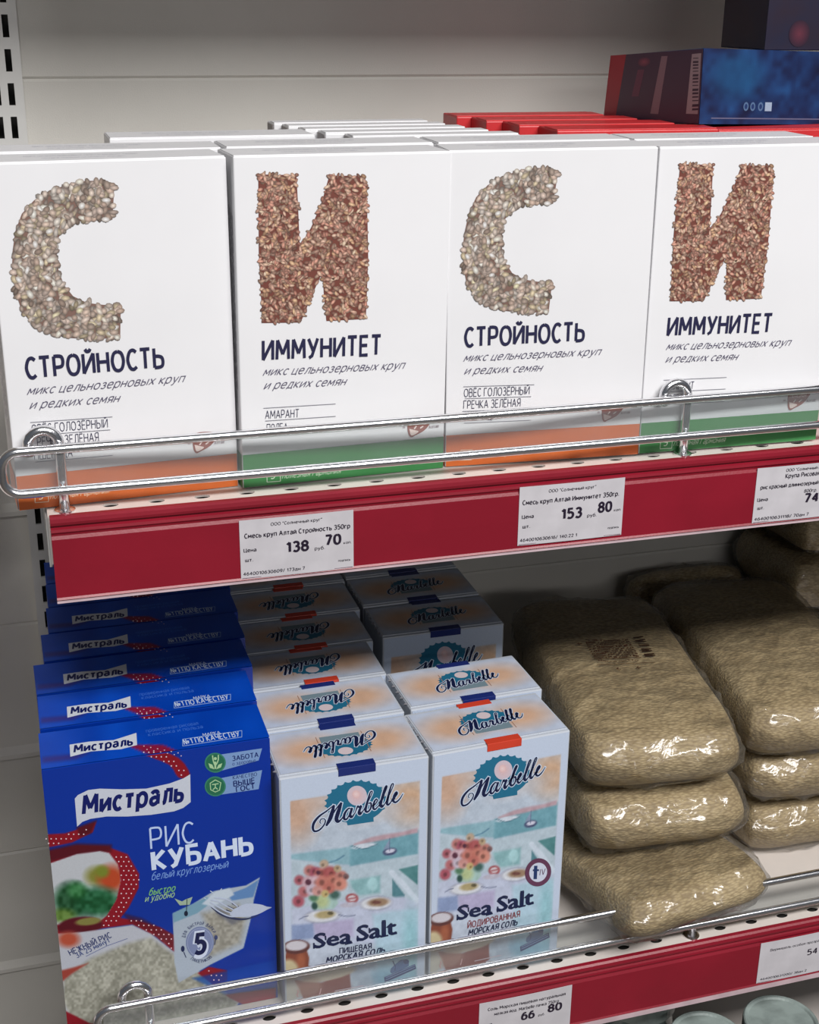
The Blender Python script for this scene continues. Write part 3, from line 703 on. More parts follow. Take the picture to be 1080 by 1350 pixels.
    img = pp(img, X, Y, ZP((740, 760), (800, 705), (860, 690), (880, 720), (790, 770)), (184, 196, 208), 1.0)
    img = pp(img, X, Y, ZP((800, 770), (900, 830), (930, 820), (870, 850), (800, 800)), (80, 84, 100), 2.0, 0.6)
    return img
s.raster(210, 290, rice_art)
s.build('front_artwork', INKG, t, front)
WH = (190, 200, 222)
# white name ribbon
s.poly(ZP((192, 305), (205, 290), (250, 268), (300, 262), (400, 265), (500, 262), (600, 240), (660, 218), (690, 200), (692, 320), (660, 345), (620, 360), (520, 375), (420, 382), (330, 382), (260, 392), (225, 405), (202, 426)), (188, 194, 206), 2)
s.text('Мистраль', Z(222, 372), Z(664, 312), 24, (8, 22, 92), 4, 0.03, 0.12)
s.text('РИС', Z(518, 522), Z(708, 492), 27, (178, 196, 230), 4, -0.006)
s.text('КУБАНЬ', Z(524, 614), Z(964, 538), 23.5, (196, 210, 236), 4, 0.028)
s.text('белый круглозерный', Z(524, 656), Z(858, 600), 9.5, (110, 146, 210), 4, 0.0, 0.3)
s.text('быстро', Z(512, 722), Z(628, 702), 8.5, (110, 170, 110), 4, 0.012, 0.35)
s.text('и удобно', Z(494, 750), Z(624, 728), 8, (150, 186, 140), 4, 0.004, 0.35)
s.text('НЕЖНЫЙ РИС', Z(172, 982), Z(352, 902), 7.5, (52, 62, 104), 4, 0.012)
s.text('ЗА 25 минут', Z(202, 992), Z(346, 922), 6.5, (70, 84, 128), 4, 0.012)
s.stroke(ZP((240, 985), (330, 940), (420, 908)), 0.8, (100, 110, 150), 4)
# five in a ring, with words round it
cx_, cy_ = Z(732, 925)
s.ell(cx_, cy_, 18.5, 21, (112, 124, 160), 4, 0.1, 32); s.ell(cx_, cy_, 16.8, 19.2, (150, 160, 186), 5, 0.1, 32); s.ell(cx_, cy_, 16.2, 18.4, (116, 128, 164), 6, 0.1, 32)
s.text('5', Z(698, 980), Z(768, 972), 26, (196, 206, 224), 7, 0.09); s.text('5', Z(706, 972), Z(760, 966), 24, (10, 20, 66), 8, 0.035)
def arc_text(sh, txt, cx, cy, rx, ry, a0, a1, cap, c, flip=False):
    n = len(txt)
    for i, ch in enumerate(txt):
        if ch == ' ': continue
        a = math.radians(a0+(a1-a0)*(i+0.5)/n); d = abs(math.radians(a1-a0))/n*rx*0.42
        x, y = cx+rx*math.cos(a), cy-ry*math.sin(a); tx, ty = math.sin(a), math.cos(a)
        if flip: tx, ty = -tx, -ty
        sh.text(ch, (x-tx*d, y-ty*d), (x+tx*d, y+ty*d), cap, c, 7, 0.01)
arc_text(s, 'ДЛЯ БЫСТРОЙ ВАРКИ', cx_, cy_, 20.5, 23.5, 165, 30, 3.6, (50, 60, 100))
arc_text(s, 'ПАКЕТИКОВ', cx_, cy_, 23.0, 26.5, 235, 315, 3.6, (50, 60, 100), True)
s.ell(*Z(658, 952), 2.4, 4, (30, 40, 80), 7); s.stroke(ZP((662, 965), (672, 990)), 1.0, (30, 40, 80), 7)
s.stroke(ZP((800, 905), (795, 935)), 1.0, (40, 50, 90), 7); s.ell(*Z(801, 903), 2.4, 3.0, (60, 70, 110), 7)
# fork
FK = (176, 186, 206)
s.poly(ZP((880, 780), (930, 758), (990, 760), (1020, 770), (1042, 773), (1020, 784), (990, 800), (950, 812), (900, 815), (860, 805)), FK, 6, 3)
for a in (((895, 770), (860, 745), (825, 735), (795, 733)), ((880, 785), (840, 765), (810, 748), (778, 742)), ((880, 800), (845, 790), (812, 772), (776, 752)), ((900, 812), (860, 812), (820, 795), (776, 765))):
    s.stroke(ZP(*a), 1.7, FK, 6, 4)
for a in (((870, 755), (905, 775)), ((850, 768), (895, 790)), ((845, 785), (885, 803))): s.stroke(ZP(*a), 2.0, (46, 52, 80), 5, 0)
# small arrow
s.poly(ZP((622, 735), (655, 748), (668, 740), (700, 728), (688, 762), (645, 765)), (150, 170, 150), 5); s.ell(*Z(672, 800), 2.5, 3.5, (20, 30, 50), 6); s.stroke(ZP((676, 738), (674, 790)), 1.0, (40, 60, 60), 6)
for a in (((790, 712), (776, 702)), ((820, 700), (826, 692)), ((760, 738), (748, 732))): s.stroke(ZP(*a), 1.1, (180, 194, 212), 5)
s.stroke(ZP((780, 772), (820, 802), (870, 820), (930, 824), (990, 806)), [1.2, 2.4, 3.0, 2.4, 0.8], (44, 52, 84), 4, 4)
# quality badges
for yb, a in ((150, 0), (252, 1)):
    s.poly(ZP((820, yb-35), (1000, yb-62 if a == 0 else yb-70), (985, yb-10 if a == 0 else yb+12), (820, yb+36)), (116, 146, 190), 3)
    s.ell(*Z(798, yb), 14, 13.2, (52, 120, 98), 4, n=28); s.ell(*Z(798, yb), 12.2, 11.4, (34, 100, 74), 5, n=28)
PG = (160, 194, 150)
s.ell(*Z(798, 132), 2.0, 2.0, PG, 6); s.stroke(ZP((786, 118), (789, 140), (798, 160), (810, 140), (811, 116)), 1.6, PG, 6, 4); s.stroke(ZP((798, 145), (798, 176)), 2.4, PG, 6)
s.poly(ZP((768, 152), (785, 158), (794, 178), (775, 172)), PG, 6); s.poly(ZP((828, 152), (812, 158), (802, 178), (822, 170)), PG, 6)
s.stroke(ZP((798, 224), (822, 236), (816, 268), (798, 276), (778, 266), (776, 238), (798, 224)), 1.3, PG, 6); s.stroke(ZP((784, 244), (812, 240)), 1.3, PG, 6); s.stroke(ZP((798, 242), (798, 256), (788, 266)), 1.3, PG, 6); s.stroke(ZP((798, 256), (808, 264)), 1.3, PG, 6)
s.text('ЗАБОТА', Z(872, 142), Z(985, 124), 6.0, (12, 32, 96), 5, 0.012); s.text('о здоровье', Z(872, 162), Z(972, 146), 4.4, (30, 54, 120), 5)
s.text('КАЧЕСТВО', Z(874, 222), Z(978, 206), 4.4, (20, 40, 100), 5); s.text('ВЫШЕ', Z(876, 252), Z(968, 236), 6.6, (14, 30, 92), 5, 0.015); s.text('ГОСТ', Z(888, 276), Z(968, 260), 6.4, (14, 30, 92), 5, 0.015)
# dots on the ribbon
rnd = random.Random(2)
rib1 = ZP((62, 468), (150, 462), (240, 436), (262, 440), (180, 488), (62, 515)); rib2 = ZP((345, 540), (420, 550), (470, 640), (462, 700), (410, 780), (350, 860), (300, 855), (385, 750), (395, 650), (375, 575))
rib3 = ZP((400, 822), (470, 822), (560, 858), (615, 900), (615, 955), (520, 888), (440, 846)); rib4 = ZP((760, 1045), (840, 1055), (840, 1085), (780, 1090)); rib5 = ZP((450, 92), (540, 100), (630, 140), (680, 200), (650, 208), (600, 160), (500, 115))
for r_ in (rib1, rib2, rib3, rib4, rib5):
    for j in range(-40, 60):
        for i in range(-40, 60):
            x = 150+i*6.6+(3.3 if j % 2 else 0); y = 1160+j*6.0
            if inside((x, y), r_): s.ell(x, y, 0.95, 0.95, (214, 190, 198), 5, n=8)
s.build('lettering', INKG, t, front)
# top
TQ = [(50.8, 969.3), (338.6, 930.5), (355.5, 973.7), (54.7, 1016.4)]
s = Sheet(TQ, RW, RD, 1.05)
def rtop(X, Y, img):
    img[:] = (2, 66, 178)
    img += (vnoise(X, Y, 30, 1)[:, None]-0.5)*np.array([6, 16, 24])
    img = pp(img, X, Y, [(165, 984), (215, 984), (250, 1000), (262, 1012), (205, 1000)], (130, 24, 60), 1.0)
    img = pp(img, X, Y, [(56, 1000), (120, 994), (100, 1004), (56, 1008)], (60, 34, 110), 2.5, 0.7)
    return img
s.raster(80, 24, rtop)
s.poly([(92, 984), (118, 980), (150, 978), (180, 968.5), (181, 984.5), (160, 990), (120, 993), (93, 1000)], (206, 212, 222), 2)
s.text('Мистраль', (97, 994.5), (176, 984), 9.5, (8, 22, 92), 3, 0.03, 0.12)
s.text('№1 ПО КАЧЕСТВУ', (243, 984), (317, 972.5), 6.5, (196, 212, 240), 3, 0.01); s.text('МАРКА', (268, 973), (291, 969.5), 3.6, (196, 212, 240), 3)
fr = [(241, 977), (319, 965.5), (319, 974), (241, 986)]
for i in range(4): s.stroke([fr[i], fr[(i+1) % 4]], 0.7, (150, 180, 226), 3)
s.text('проверенная рисовая', (193, 968), (262, 957.5), 4.2, (60, 110, 206), 3); s.text('классика и польза', (196, 973), (268, 962), 4.2, (60, 110, 206), 3)
for i in range(6):
    s.ell(190+i*9, 986+i*1.8, 0.9, 0.7, (214, 190, 198), 3, n=8); s.ell(194+i*9, 990.5+i*1.7, 0.9, 0.7, (214, 190, 198), 3, n=8)
s.build('top_artwork', INKG, t, topz(RH+0.0006))
for i, (x, y, sx, a, w_) in enumerate([(0.0472, 0.0470, 1.0, 0, 'second in the row counted from the front'), (0.0470, 0.0960, 1.045, 1.0, 'third in the row counted from the front'),
                                    (0.0540, 0.1460, 1.02, 0.6, 'fourth in the row counted from the front'), (0.0595, 0.1945, 1.0, 0, 'fifth in the row counted from the front'),
                                    (0.0615, 0.2422, 1.0, 0.2, 'last in the row, mostly under the red price rail'), (0.0620, 0.2900, 1.0, 0, 'at the very back')]):
    copy_thing(rice, (x, y, LOW+0.0004), (0, 0, math.radians(a)), 'blue rice carton showing its top, '+w_, sx)

# ================================================================== SEA SALT CARTONS
SW, SHh, SD = 0.1045, 0.1895, 0.0590
A = lambda x, y: (340+x/3.97, 990+y/3.97)
def AP(*a): return [A(x, y) for x, y in a]
def marbelle(sh, O, E, cap, lw, c, halo, layer):
    """brush-script word drawn with strokes; O, E: start and end of the baseline; cap: height of the capital in sheet units."""
    S = []
    def st(pts, w): S.append((pts, w))
    st([(.60, .44), (.46, .46), (.42, .32), (.50, .22)], [.03, .05, .05, .03])
    st([(.60, .46), (.72, .30), (.66, .08), (.44, -.10), (.18, -.08), (.06, .14), (.10, .42), (.34, .66), (.70, .80), (1.06, .98)], [.04, .06, .07, .08, .10, .13, .13, .10, .07, .05])
    st([(1.10, 1.0), (1.04, .62), (.96, .30), (.80, .0)], [.10, .20, .20, .10]); st([(.80, .0), (1.04, .42), (1.24, .75), (1.48, 1.0)], [.06, .06, .06, .07])
    st([(1.50, 1.0), (1.40, .6), (1.32, .2), (1.42, .02), (1.58, .06), (1.72, .22)], [.10, .20, .20, .15, .08, .05])
    st([(2.10, .44), (1.94, .54), (1.76, .34), (1.76, .06), (1.92, .0), (2.08, .3), (2.14, .5)], [.05, .07, .12, .13, .08, .05, .08]); st([(2.14, .5), (2.06, .14), (2.18, .0), (2.34, .2)], [.11, .13, .09, .04])
    st([(2.34, .2), (2.44, .5), (2.50, .42), (2.64, .46)], [.04, .08, .08, .09]); st([(2.64, .46), (2.54, .12), (2.64, .0), (2.80, .18)], [.11, .13, .09, .04])
    st([(2.80, .18), (3.04, .66), (3.16, 1.0), (3.06, 1.04), (2.98, .7), (2.90, .14), (3.04, .0), (3.18, .14), (3.16, .42), (3.02, .44)], [.04, .04, .05, .06, .10, .13, .09, .08, .09, .04])
    st([(3.18, .26), (3.38, .26), (3.50, .42), (3.44, .54), (3.34, .42), (3.32, .12), (3.44, .0), (3.62, .14)], [.04, .05, .06, .06, .09, .12, .08, .04])
    for dx in (0, .34): st([(3.62+dx, .14), (3.84+dx, .62), (3.96+dx, 1.02), (3.86+dx, 1.06), (3.78+dx, .7), (3.72+dx, .14), (3.82+dx, .0), (3.96+dx, .14)], [.04, .04, .05, .06, .10, .13, .09, .04])
    st([(4.28, .16), (4.44, .26), (4.58, .44), (4.52, .56), (4.42, .44), (4.40, .14), (4.54, .0), (4.74, .10), (4.90, .34)], [.04, .05, .06, .06, .09, .12, .09, .06, .03])
    Ov, Ev = np.array(O, float), np.array(E, float); ax = (Ev-Ov)/4.7; ay = np.array([0.12*cap, -cap])
    f = lambda p: tuple(Ov+ax*p[0]+ay*p[1])
    for pts, w in S:
        if halo: sh.stroke([f(p) for p in pts], [x*cap*lw for x in w], halo, layer, 4, 1.15)
    for pts, w in S: sh.stroke([f(p) for p in pts], [x*cap*lw for x in w], c, layer+1, 4, 0.1)
def shell(cx, cy, rx, ry, rot=0.0, n=12):
    P = []
    for i in range(72):
        a = 2*math.pi*i/72; m = 1+0.055*math.cos(n*2*a)*(1 if math.sin(a) < 0.5 else 0)
        x, y = rx*m*math.cos(a), ry*m*math.sin(a); P.append((cx+x*math.cos(rot)-y*math.sin(rot), cy+x*math.sin(rot)+y*math.cos(rot)))
    return P
def salt_art(iod):
    def fn(X, Y, img):
        img[:] = (176, 190, 212)
        n = vnoise(X, Y, 7, 0); n1 = vnoise(X, Y, 2.6, 2)
        pic = AP((165, 265), (848, 158), (838, 1000), (828, 1235), (170, 1320), (172, 700))
        m0 = np.clip(sd_poly(X, Y, pic)/1.6+0.5, 0, 1)
        base = img.copy(); im = img.copy(); im[:] = (168, 182, 198)
        # warm sky in both upper corners, pale in the middle
        im = pe(im, X, Y, *A(200, 330), 26, 34, (196, 150, 118), 1.2, 0.95); im = pe(im, X, Y, *A(800, 260), 30, 28, (200, 154, 114), 1.2, 0.95)
        im = pe(im, X, Y, *A(330, 270), 26, 10, (192, 156, 132), 1.0, 0.6, -0.15); im = pe(im, X, Y, *A(640, 330), 40, 10, (180, 176, 178), 1.2, 0.7, -0.3)
        # sea and hills
        im = pp(im, X, Y, AP((170, 545), (480, 505), (840, 415), (838, 545), (480, 600), (350, 590), (170, 570)), (120, 168, 182), 1.5)
        im = pp(im, X, Y, AP((480, 500), (840, 420), (836, 540), (480, 610)), (84, 148, 164), 1.5, 0.8)
        im = pp(im, X, Y, AP((500, 490), (590, 455), (660, 440), (760, 425), (835, 405), (838, 430), (700, 460), (600, 480), (500, 500)), (176, 140, 150), 1.5)
        im = pe(im, X, Y, *A(555, 500), 17, 3, (190, 200, 212), 0.5, 1, -0.15); im = ps(im, X, Y, AP((490, 500), (550, 515), (625, 492)), 1.2, (60, 110, 130), 0.6)
        im = pe(im, X, Y, *A(690, 530), 9.5, 5, (60, 70, 110), 0.3, 1, -0.2); im = pe(im, X, Y, *A(692, 526), 6.5, 2.6, (190, 190, 210), 0.4, 1, -0.2)
        im = ps(im, X, Y, AP((690, 525), (690, 460)), 1.0, (70, 80, 120)); im = pp(im, X, Y, AP((655, 520), (688, 465), (686, 515)), (120, 140, 170), 0.7)
        im = ps(im, X, Y, AP((360, 590), (410, 575), (450, 550)), 1.6, (70, 120, 150), 0.7)
        # terrace wall, teal openings and white chair
        im = pp(im, X, Y, AP((170, 575), (480, 610), (838, 545), (836, 900), (180, 900)), (166, 186, 198), 1.5)
        im = pp(im, X, Y, AP((480, 680), (640, 655), (640, 745), (530, 760), (490, 720)), (110, 170, 172), 2, 0.8)
        im = pe(im, X, Y, *A(600, 700), 7, 9, (150, 200, 204), 0.4); im = ps(im, X, Y, AP((600, 715), (600, 750)), 1.0, (170, 206, 210))
        im = pp(im, X, Y, AP((735, 622), (838, 600), (836, 705)), (64, 128, 130), 0.7); im = pp(im, X, Y, AP((703, 672), (768, 755), (760, 800), (703, 762)), (66, 124, 136), 0.7)
        im = ps(im, X, Y, AP((700, 640), (760, 700), (836, 790)), 7.0, (186, 200, 214), 0.8, smooth=0)
        # table cloth
        im = pp(im, X, Y, AP((175, 830), (420, 790), (760, 765), (836, 800), (830, 1010), (175, 1010)), (174, 182, 206), 2)
        im = pp(im, X, Y, AP((175, 915), (290, 905), (300, 985), (175, 1000)), (120, 140, 184), 2); im = pp(im, X, Y, AP((290, 905), (500, 880), (500, 975), (300, 985)), (164, 154, 192), 2.5)
        im = pp(im, X, Y, AP((600, 860), (700, 840), (840, 830), (832, 1240), (640, 1260)), (150, 190, 206), 3, 0.8)
        im = pe(im, X, Y, *A(800, 1000), 10, 40, (110, 180, 186), 1.2, 0.6); im = pe(im, X, Y, *A(680, 1190), 40, 12, (90, 160, 196), 1.2, 0.6)
        # plates and cup
        for (a, b, r1, r2_) in ((335, 868, 24, 9), (618, 800, 22, 9.5)):
            im = pe(im, X, Y, *A(a, b), r1, r2_, (130, 134, 160), 0.25, 1, -0.08); im = pe(im, X, Y, *A(a, b), r1-1.3, r2_-1.2, (200, 202, 208), 0.3, 1, -0.08)
        im = pe(im, X, Y, *A(350, 860), 13, 5, (170, 150, 96), 0.5, 1, -0.1); im = pe(im, X, Y, *A(378, 852), 4, 2.4, (90, 80, 50), 0.6); im = pe(im, X, Y, *A(630, 795), 14, 5.4, (150, 116, 84), 0.5, 1, -0.1); im = pe(im, X, Y, *A(620, 795), 6, 2.4, (110, 60, 50), 0.6)
        im = pe(im, X, Y, *A(492, 775), 8.5, 6.6, (168, 70, 74), 0.3); im = pe(im, X, Y, *A(492, 774), 5.6, 3.8, (196, 180, 184), 0.3); im = ps(im, X, Y, AP((475, 778), (512, 772)), 1.6, (160, 60, 66)); im = pe(im, X, Y, *A(480, 808), 13, 3.4, (176, 170, 186), 0.4, 1, -0.1)
        im = ps(im, X, Y, AP((420, 860), (460, 868), (508, 862)), 1.2, (96, 106, 140)); im = ps(im, X, Y, AP((215, 885), (240, 872), (262, 868)), 1.2, (96, 106, 140))
        # vase and flowers
        im = pp(im, X, Y, AP((270, 770), (400, 750), (420, 800), (395, 830), (295, 835)), (150, 186, 176), 1.2)
        im = pe(im, X, Y, *A(335, 790), 9, 9, (168, 184, 120), 0.8); im = pe(im, X, Y, *A(295, 815), 4, 5, (40, 80, 70), 0.6); im = pe(im, X, Y, *A(400, 755), 7, 6, (60, 100, 90), 0.8); im = pe(im, X, Y, *A(290, 770), 6, 5, (70, 120, 84), 0.8)
        r3 = random.Random(11)
        for (a, b, q, c) in ((215, 680, 7, (176, 84, 96)), (240, 740, 8, (186, 96, 100)), (210, 790, 8, (176, 74, 90)), (270, 630, 8, (190, 110, 104)), (260, 690, 8, (196, 150, 160)), (300, 640, 8, (170, 70, 90)), (345, 595, 6, (180, 150, 120)),
                             (330, 650, 9, (196, 100, 90)), (375, 640, 9, (176, 74, 74)), (300, 690, 9, (200, 160, 170)), (340, 700, 11, (206, 112, 96)), (395, 690, 11, (204, 110, 90)), (435, 660, 8, (190, 110, 96)), (430, 700, 9, (208, 122, 100)),
                             (460, 660, 4, (120, 80, 80)), (370, 720, 8, (196, 100, 84)), (280, 730, 8, (190, 170, 186)), (415, 620, 5, (180, 150, 110)), (310, 735, 7, (200, 130, 120)), (350, 750, 5, (190, 160, 90))):
            im = pe(im, X, Y, *A(a, b), q, q*0.95, c, 0.5); im = pe(im, X, Y, *A(a+r3.uniform(-8, 8), b+r3.uniform(-8, 8)), q*0.35, q*0.35, tuple(v*0.7 for v in c), 0.7)
        im = pe(im, X, Y, *A(262, 690), 4, 4, (90, 40, 60), 0.5); im = pe(im, X, Y, *A(314, 640), 3, 3, (90, 40, 60), 0.5)
        # honey pot, bowl and lemons at the foot
        im = pp(im, X, Y, AP((172, 1000), (300, 985), (560, 1060), (620, 1270), (170, 1320)), (176, 186, 204), 3, 0.6)
        img = base*(1-m0[:, None])+(im+(n[:, None]-0.5)*14+(n1[:, None]-0.5)*10)*m0[:, None]
        img = pp(img, X, Y, AP((148, 1050), (255, 1045), (268, 1085), (262, 1150), (240, 1180), (160, 1180), (138, 1130), (140, 1085)), (136, 62, 40), 0.8); img = pe(img, X, Y, *A(225, 1110), 6, 12, (170, 84, 50), 0.9)
        img = pe(img, X, Y, *A(200, 1028), 18, 9.5, (96, 50, 46), 0.12, 1, -0.08); img = pe(img, X, Y, *A(200, 1022), 14.5, 6.4, (190, 184, 190), 0.25, 1, -0.08)
        img = pe(img, X, Y, *A(160, 1150), 13, 14, (196, 178, 128), 0.4)
        img = pp(img, X, Y, AP((190, 1200), (330, 1215), (480, 1160), (488, 1250), (420, 1290), (240, 1300)), (140, 54, 42), 0.9)
        img = pe(img, X, Y, *A(370, 1170), 36, 8, (200, 182, 152), 0.25, 1, -0.2); img = pe(img, X, Y, *A(240, 1230), 24, 15, (176, 140, 116), 0.4, 0.55)
        img = pe(img, X, Y, *A(160, 1265), 14, 14, (186, 178, 158), 0.5, 0.9)
        g_ = img.mean(axis=1, keepdims=True); return img*0.74+(g_*np.array([0.97, 1.0, 1.05]))*0.26
    return fn
SEQ = [(366.5, 1027.8), (566.0, 997.8), (560.8, 1293.2), (376.4, 1329.9)]
def salt(kind, tab, inverted, label):
    iod = kind == 'iod'
    t = thing('salt_carton', label, 'carton', group='white sea salt cartons on the lower shelf')
    box('body', 0, SW, 0, SD, 0, SHh, SALTW, t, 0.0010)
    box('top_flap', 0.0008, SW-0.0008, 0.0030, SD-0.0035, SHh-0.0003, SHh+0.0006, SALTW, t, 0.0002)
    # perforated edge along the left side of the lid
    bm = bmesh.new()
    for i in range(5):
        y = 0.008+i*0.0095; a = [bm.verts.new(p) for p in ((0.0005, y, SHh), (-0.0022, y+0.0022, SHh-0.0004), (0.0005, y+0.0040, SHh), (0.0005, y+0.002, SHh-0.002))]
        bm.faces.new(a[:3]); bm.faces.new((a[0], a[3], a[1])); bm.faces.new((a[1], a[3], a[2])); bm.faces.new((a[0], a[2], a[3]))
    o = from_bm('perforation', bm, mat_perf, t)
    s = Sheet(SEQ, SW, SHh, 1.15)
    s.raster(130, 200, salt_art(iod), rect=(0.0012, SW-0.0012, 0.001, SHh-0.001))
    s.build('front_artwork', INK, t, front)
    NV = (16, 26, 62)
    TEAL = (30, 100, 130)
    s.poly(shell(*A(512, 268), 40.5, 27.5, -0.14), TEAL, 2)
    s.poly(AP((455, 350), (602, 330), (605, 372), (468, 392)), TEAL, 3)
    s.ell(*A(517, 236), 13.2, 13.2, (206, 170, 170), 4, c2=(188, 178, 190)); s.ell(*A(512, 228), 5, 5, (220, 196, 196), 5, c2=(206, 172, 172))
    marbelle(s, A(277, 420), A(735, 265), 25, 1.0, NV, (190, 204, 222), 6)
    for (a, b) in (((293, 1036), (484, 1004)), ((522, 998), (722, 958))):
        pass
    def serif(word, a, b, cap, c):
        s.text(word, A(*a), A(*b), cap, c, 8, 0.034, 0.0, True)
    serif('Sea', (293, 1035), (486, 1003), 19.5, NV); serif('Salt', (520, 997), (722, 958), 20.5, NV)
    # slab serifs
    for a, b, w_ in (((292, 1006), (292, 1036), 2.2), ((352, 968), (354, 992), 2.2), ((521, 968), (521, 998), 2.2), ((582, 928), (584, 954), 2.2)): s.stroke(AP(a, b), w_, NV, 8)
    for a, b in (((455, 1013), (494, 1004)), ((640, 975), (668, 969)), ((652, 972), (682, 966)), ((696, 962), (728, 955)), ((648, 892), (668, 889))): s.stroke(AP(a, b), 2.0, NV, 8)
    if iod:
        s.text('ЙОДИРОВАННАЯ', A(352, 1080), A(652, 1025), 8, (120, 60, 66), 8, 0.014); s.text('МОРСКАЯ СОЛЬ', A(358, 1118), A(640, 1068), 7.2, NV, 8, 0.02, 0.15)
        cx_, cy_ = A(745, 790); s.ell(cx_, cy_, 19, 19, (92, 52, 78), 8, n=36); s.ell(cx_, cy_, 13, 13, (190, 196, 212), 9, n=30)
        s.stroke([(cx_-4, cy_-9), (cx_-4, cy_+9)], 5.0, (30, 50, 96), 10); s.stroke([(cx_-8, cy_-3), (cx_+1, cy_-3)], 2.4, (30, 50, 96), 10); s.text('IV', (cx_+2, cy_+4), (cx_+10, cy_+3), 8, (80, 50, 80), 10)
        arc_text(s, 'ЙОДИРОВАННАЯ СОЛЬ', cx_, cy_, 14.4, 14.4, 200, -20, 2.8, (200, 190, 206)); arc_text(s, 'ОБОГАЩЁННАЯ', cx_, cy_, 17.4, 17.4, 215, 325, 2.8, (200, 190, 206), True)
    else:
        s.text('ПИЩЕВАЯ', A(425, 1062), A(595, 1034), 6.8, (30, 34, 66), 8, 0.018); s.text('МОРСКАЯ СОЛЬ', A(355, 1110), A(665, 1056), 7.0, NV, 8, 0.022, 0.15)
    # dark blue stamp
    s.poly(AP((660, 1185), (822, 1115), (828, 1140), (665, 1212)), (24, 50, 104), 8)
    for k_ in range(2): s.stroke(AP((668, 1187+k_*11), (820, 1121+k_*11)), 0.7, (120, 150, 190), 9)
    s.poly(AP((695, 1140), (745, 1095), (775, 1100), (790, 1125), (700, 1165)), (66, 96, 140), 8, 2); s.stroke(AP((705, 1100), (720, 1130), (715, 1150)), 1.2, (24, 50, 104), 9); s.ell(*A(775, 1103), 4, 3, (24, 50, 104), 9)
    for a in (((205, 1250), (212, 1262), (203, 1275), (210, 1288)), ((330, 1242), (326, 1262), (322, 1275))): s.stroke(AP(*a), 1.5, (196, 150, 150), 8)
    s.stroke(AP((402, 1256), (552, 1228)), 1.0, (200, 180, 190), 8)
    s.build('lettering', INK, t, front)
    tabc = (26, 44, 100) if tab == 'navy' else (196, 66, 48)
    # tab folding over the front edge, and its twin at the back edge
    def tabm(bm, u0, u1):
        bx(bm, u0, u1, -0.0006, 0.0065, SHh+0.0002, SHh+0.0012, 0.0002); bx(bm, u0, u1, -0.0007, 0.0002, SHh-0.0048, SHh+0.0011, 0.0002); bx(bm, u0, u1, SD-0.0065, SD+0.0002, SHh+0.0002, SHh+0.0010, 0.0002)
    bm = bmesh.new(); tabm(bm, 0.0405, 0.0665); from_bm('seal_tab', bm, TABN if tab == 'navy' else TABR, t)
    s = Sheet([(345.4, 969.7), (533.6, 943.1), (566.0, 997.8), (367.6, 1027.8)], SW, SD, 1.12)
    def tf(X, Y, img):
        img[:] = (182, 190, 206)
        img = pe(img, X, Y, 405, 985, 34, 12, (196, 158, 130), 1.1, 0.85, -0.1); img = pe(img, X, Y, 500, 969, 34, 12, (196, 158, 130), 1.1, 0.85, -0.2)
        return img
    pl = (lambda u, v, l: (SW-u, SD-v, SHh+0.0006+l)) if inverted else topz(SHh+0.0006)
    s.raster(60, 34, tf, rect=(0.002, SW-0.002, 0.004, SD-0.004))
    if inverted: # the drawing faces the back of the shelf
        u_ = lambda x, y: (x, y)
        s.clear(); s = Sheet([(0, 0), (199, 0), (199, 112), (0, 112)], SW, SD, 1.12)
    else:
        s.clear(); s = Sheet([(0, 0), (199, 0), (199, 112), (0, 112)], SW, SD, 1.12)
    def tf2(X, Y, img):
        img[:] = (178, 188, 206)
        img = pe(img, X, Y, 52, 56, 44, 30, (198, 158, 128), 1.1, 0.9); img = pe(img, X, Y, 148, 56, 44, 30, (198, 158, 128), 1.1, 0.9)
        return img+(vnoise(X, Y, 12, 1)[:, None]-0.5)*12
    s.raster(66, 36, tf2, rect=(0.002, SW-0.002, 0.0035, SD-0.004))
    s.poly(shell(100, 52, 36, 24), TEAL, 2); s.poly([(74, 66), (128, 66), (128, 82), (74, 82)], (110, 130, 140), 3); s.ell(102, 40, 10, 9, (200, 186, 190), 3)
    s.stroke([(70, 30), (70, 84)], 0.9, (150, 110, 90), 3); s.stroke([(132, 30), (132, 84)], 0.9, (150, 110, 90), 3)
    marbelle(s, (52, 78), (150, 62), 27, 0.9, NV, (190, 200, 216), 4)
    s.build('top_artwork', INK, t, pl)
    return t
mat_perf = mat('torn_board_edge', (0.30, 0.30, 0.33), 0.6, var=0.2)
TABN = mat('navy_tab', rgb(28, 44, 112), 0.4, var=0.1); TABR = mat('red_orange_tab', rgb(206, 66, 44), 0.4, var=0.1)
L1 = salt('plain', 'navy', True, 'white sea salt carton beside the blue rice, nearest in its row')
L1.location = (0.1957, -0.0175, Z0+LOW+0.0004)
R1 = salt('iod', 'red', False, 'white sea salt carton with round emblem and red tab, nearest the pasta bags')
R1.location = (0.3028, -0.0170, Z0+LOW+0.0004); R1.rotation_euler = (0, 0, math.radians(3.0))
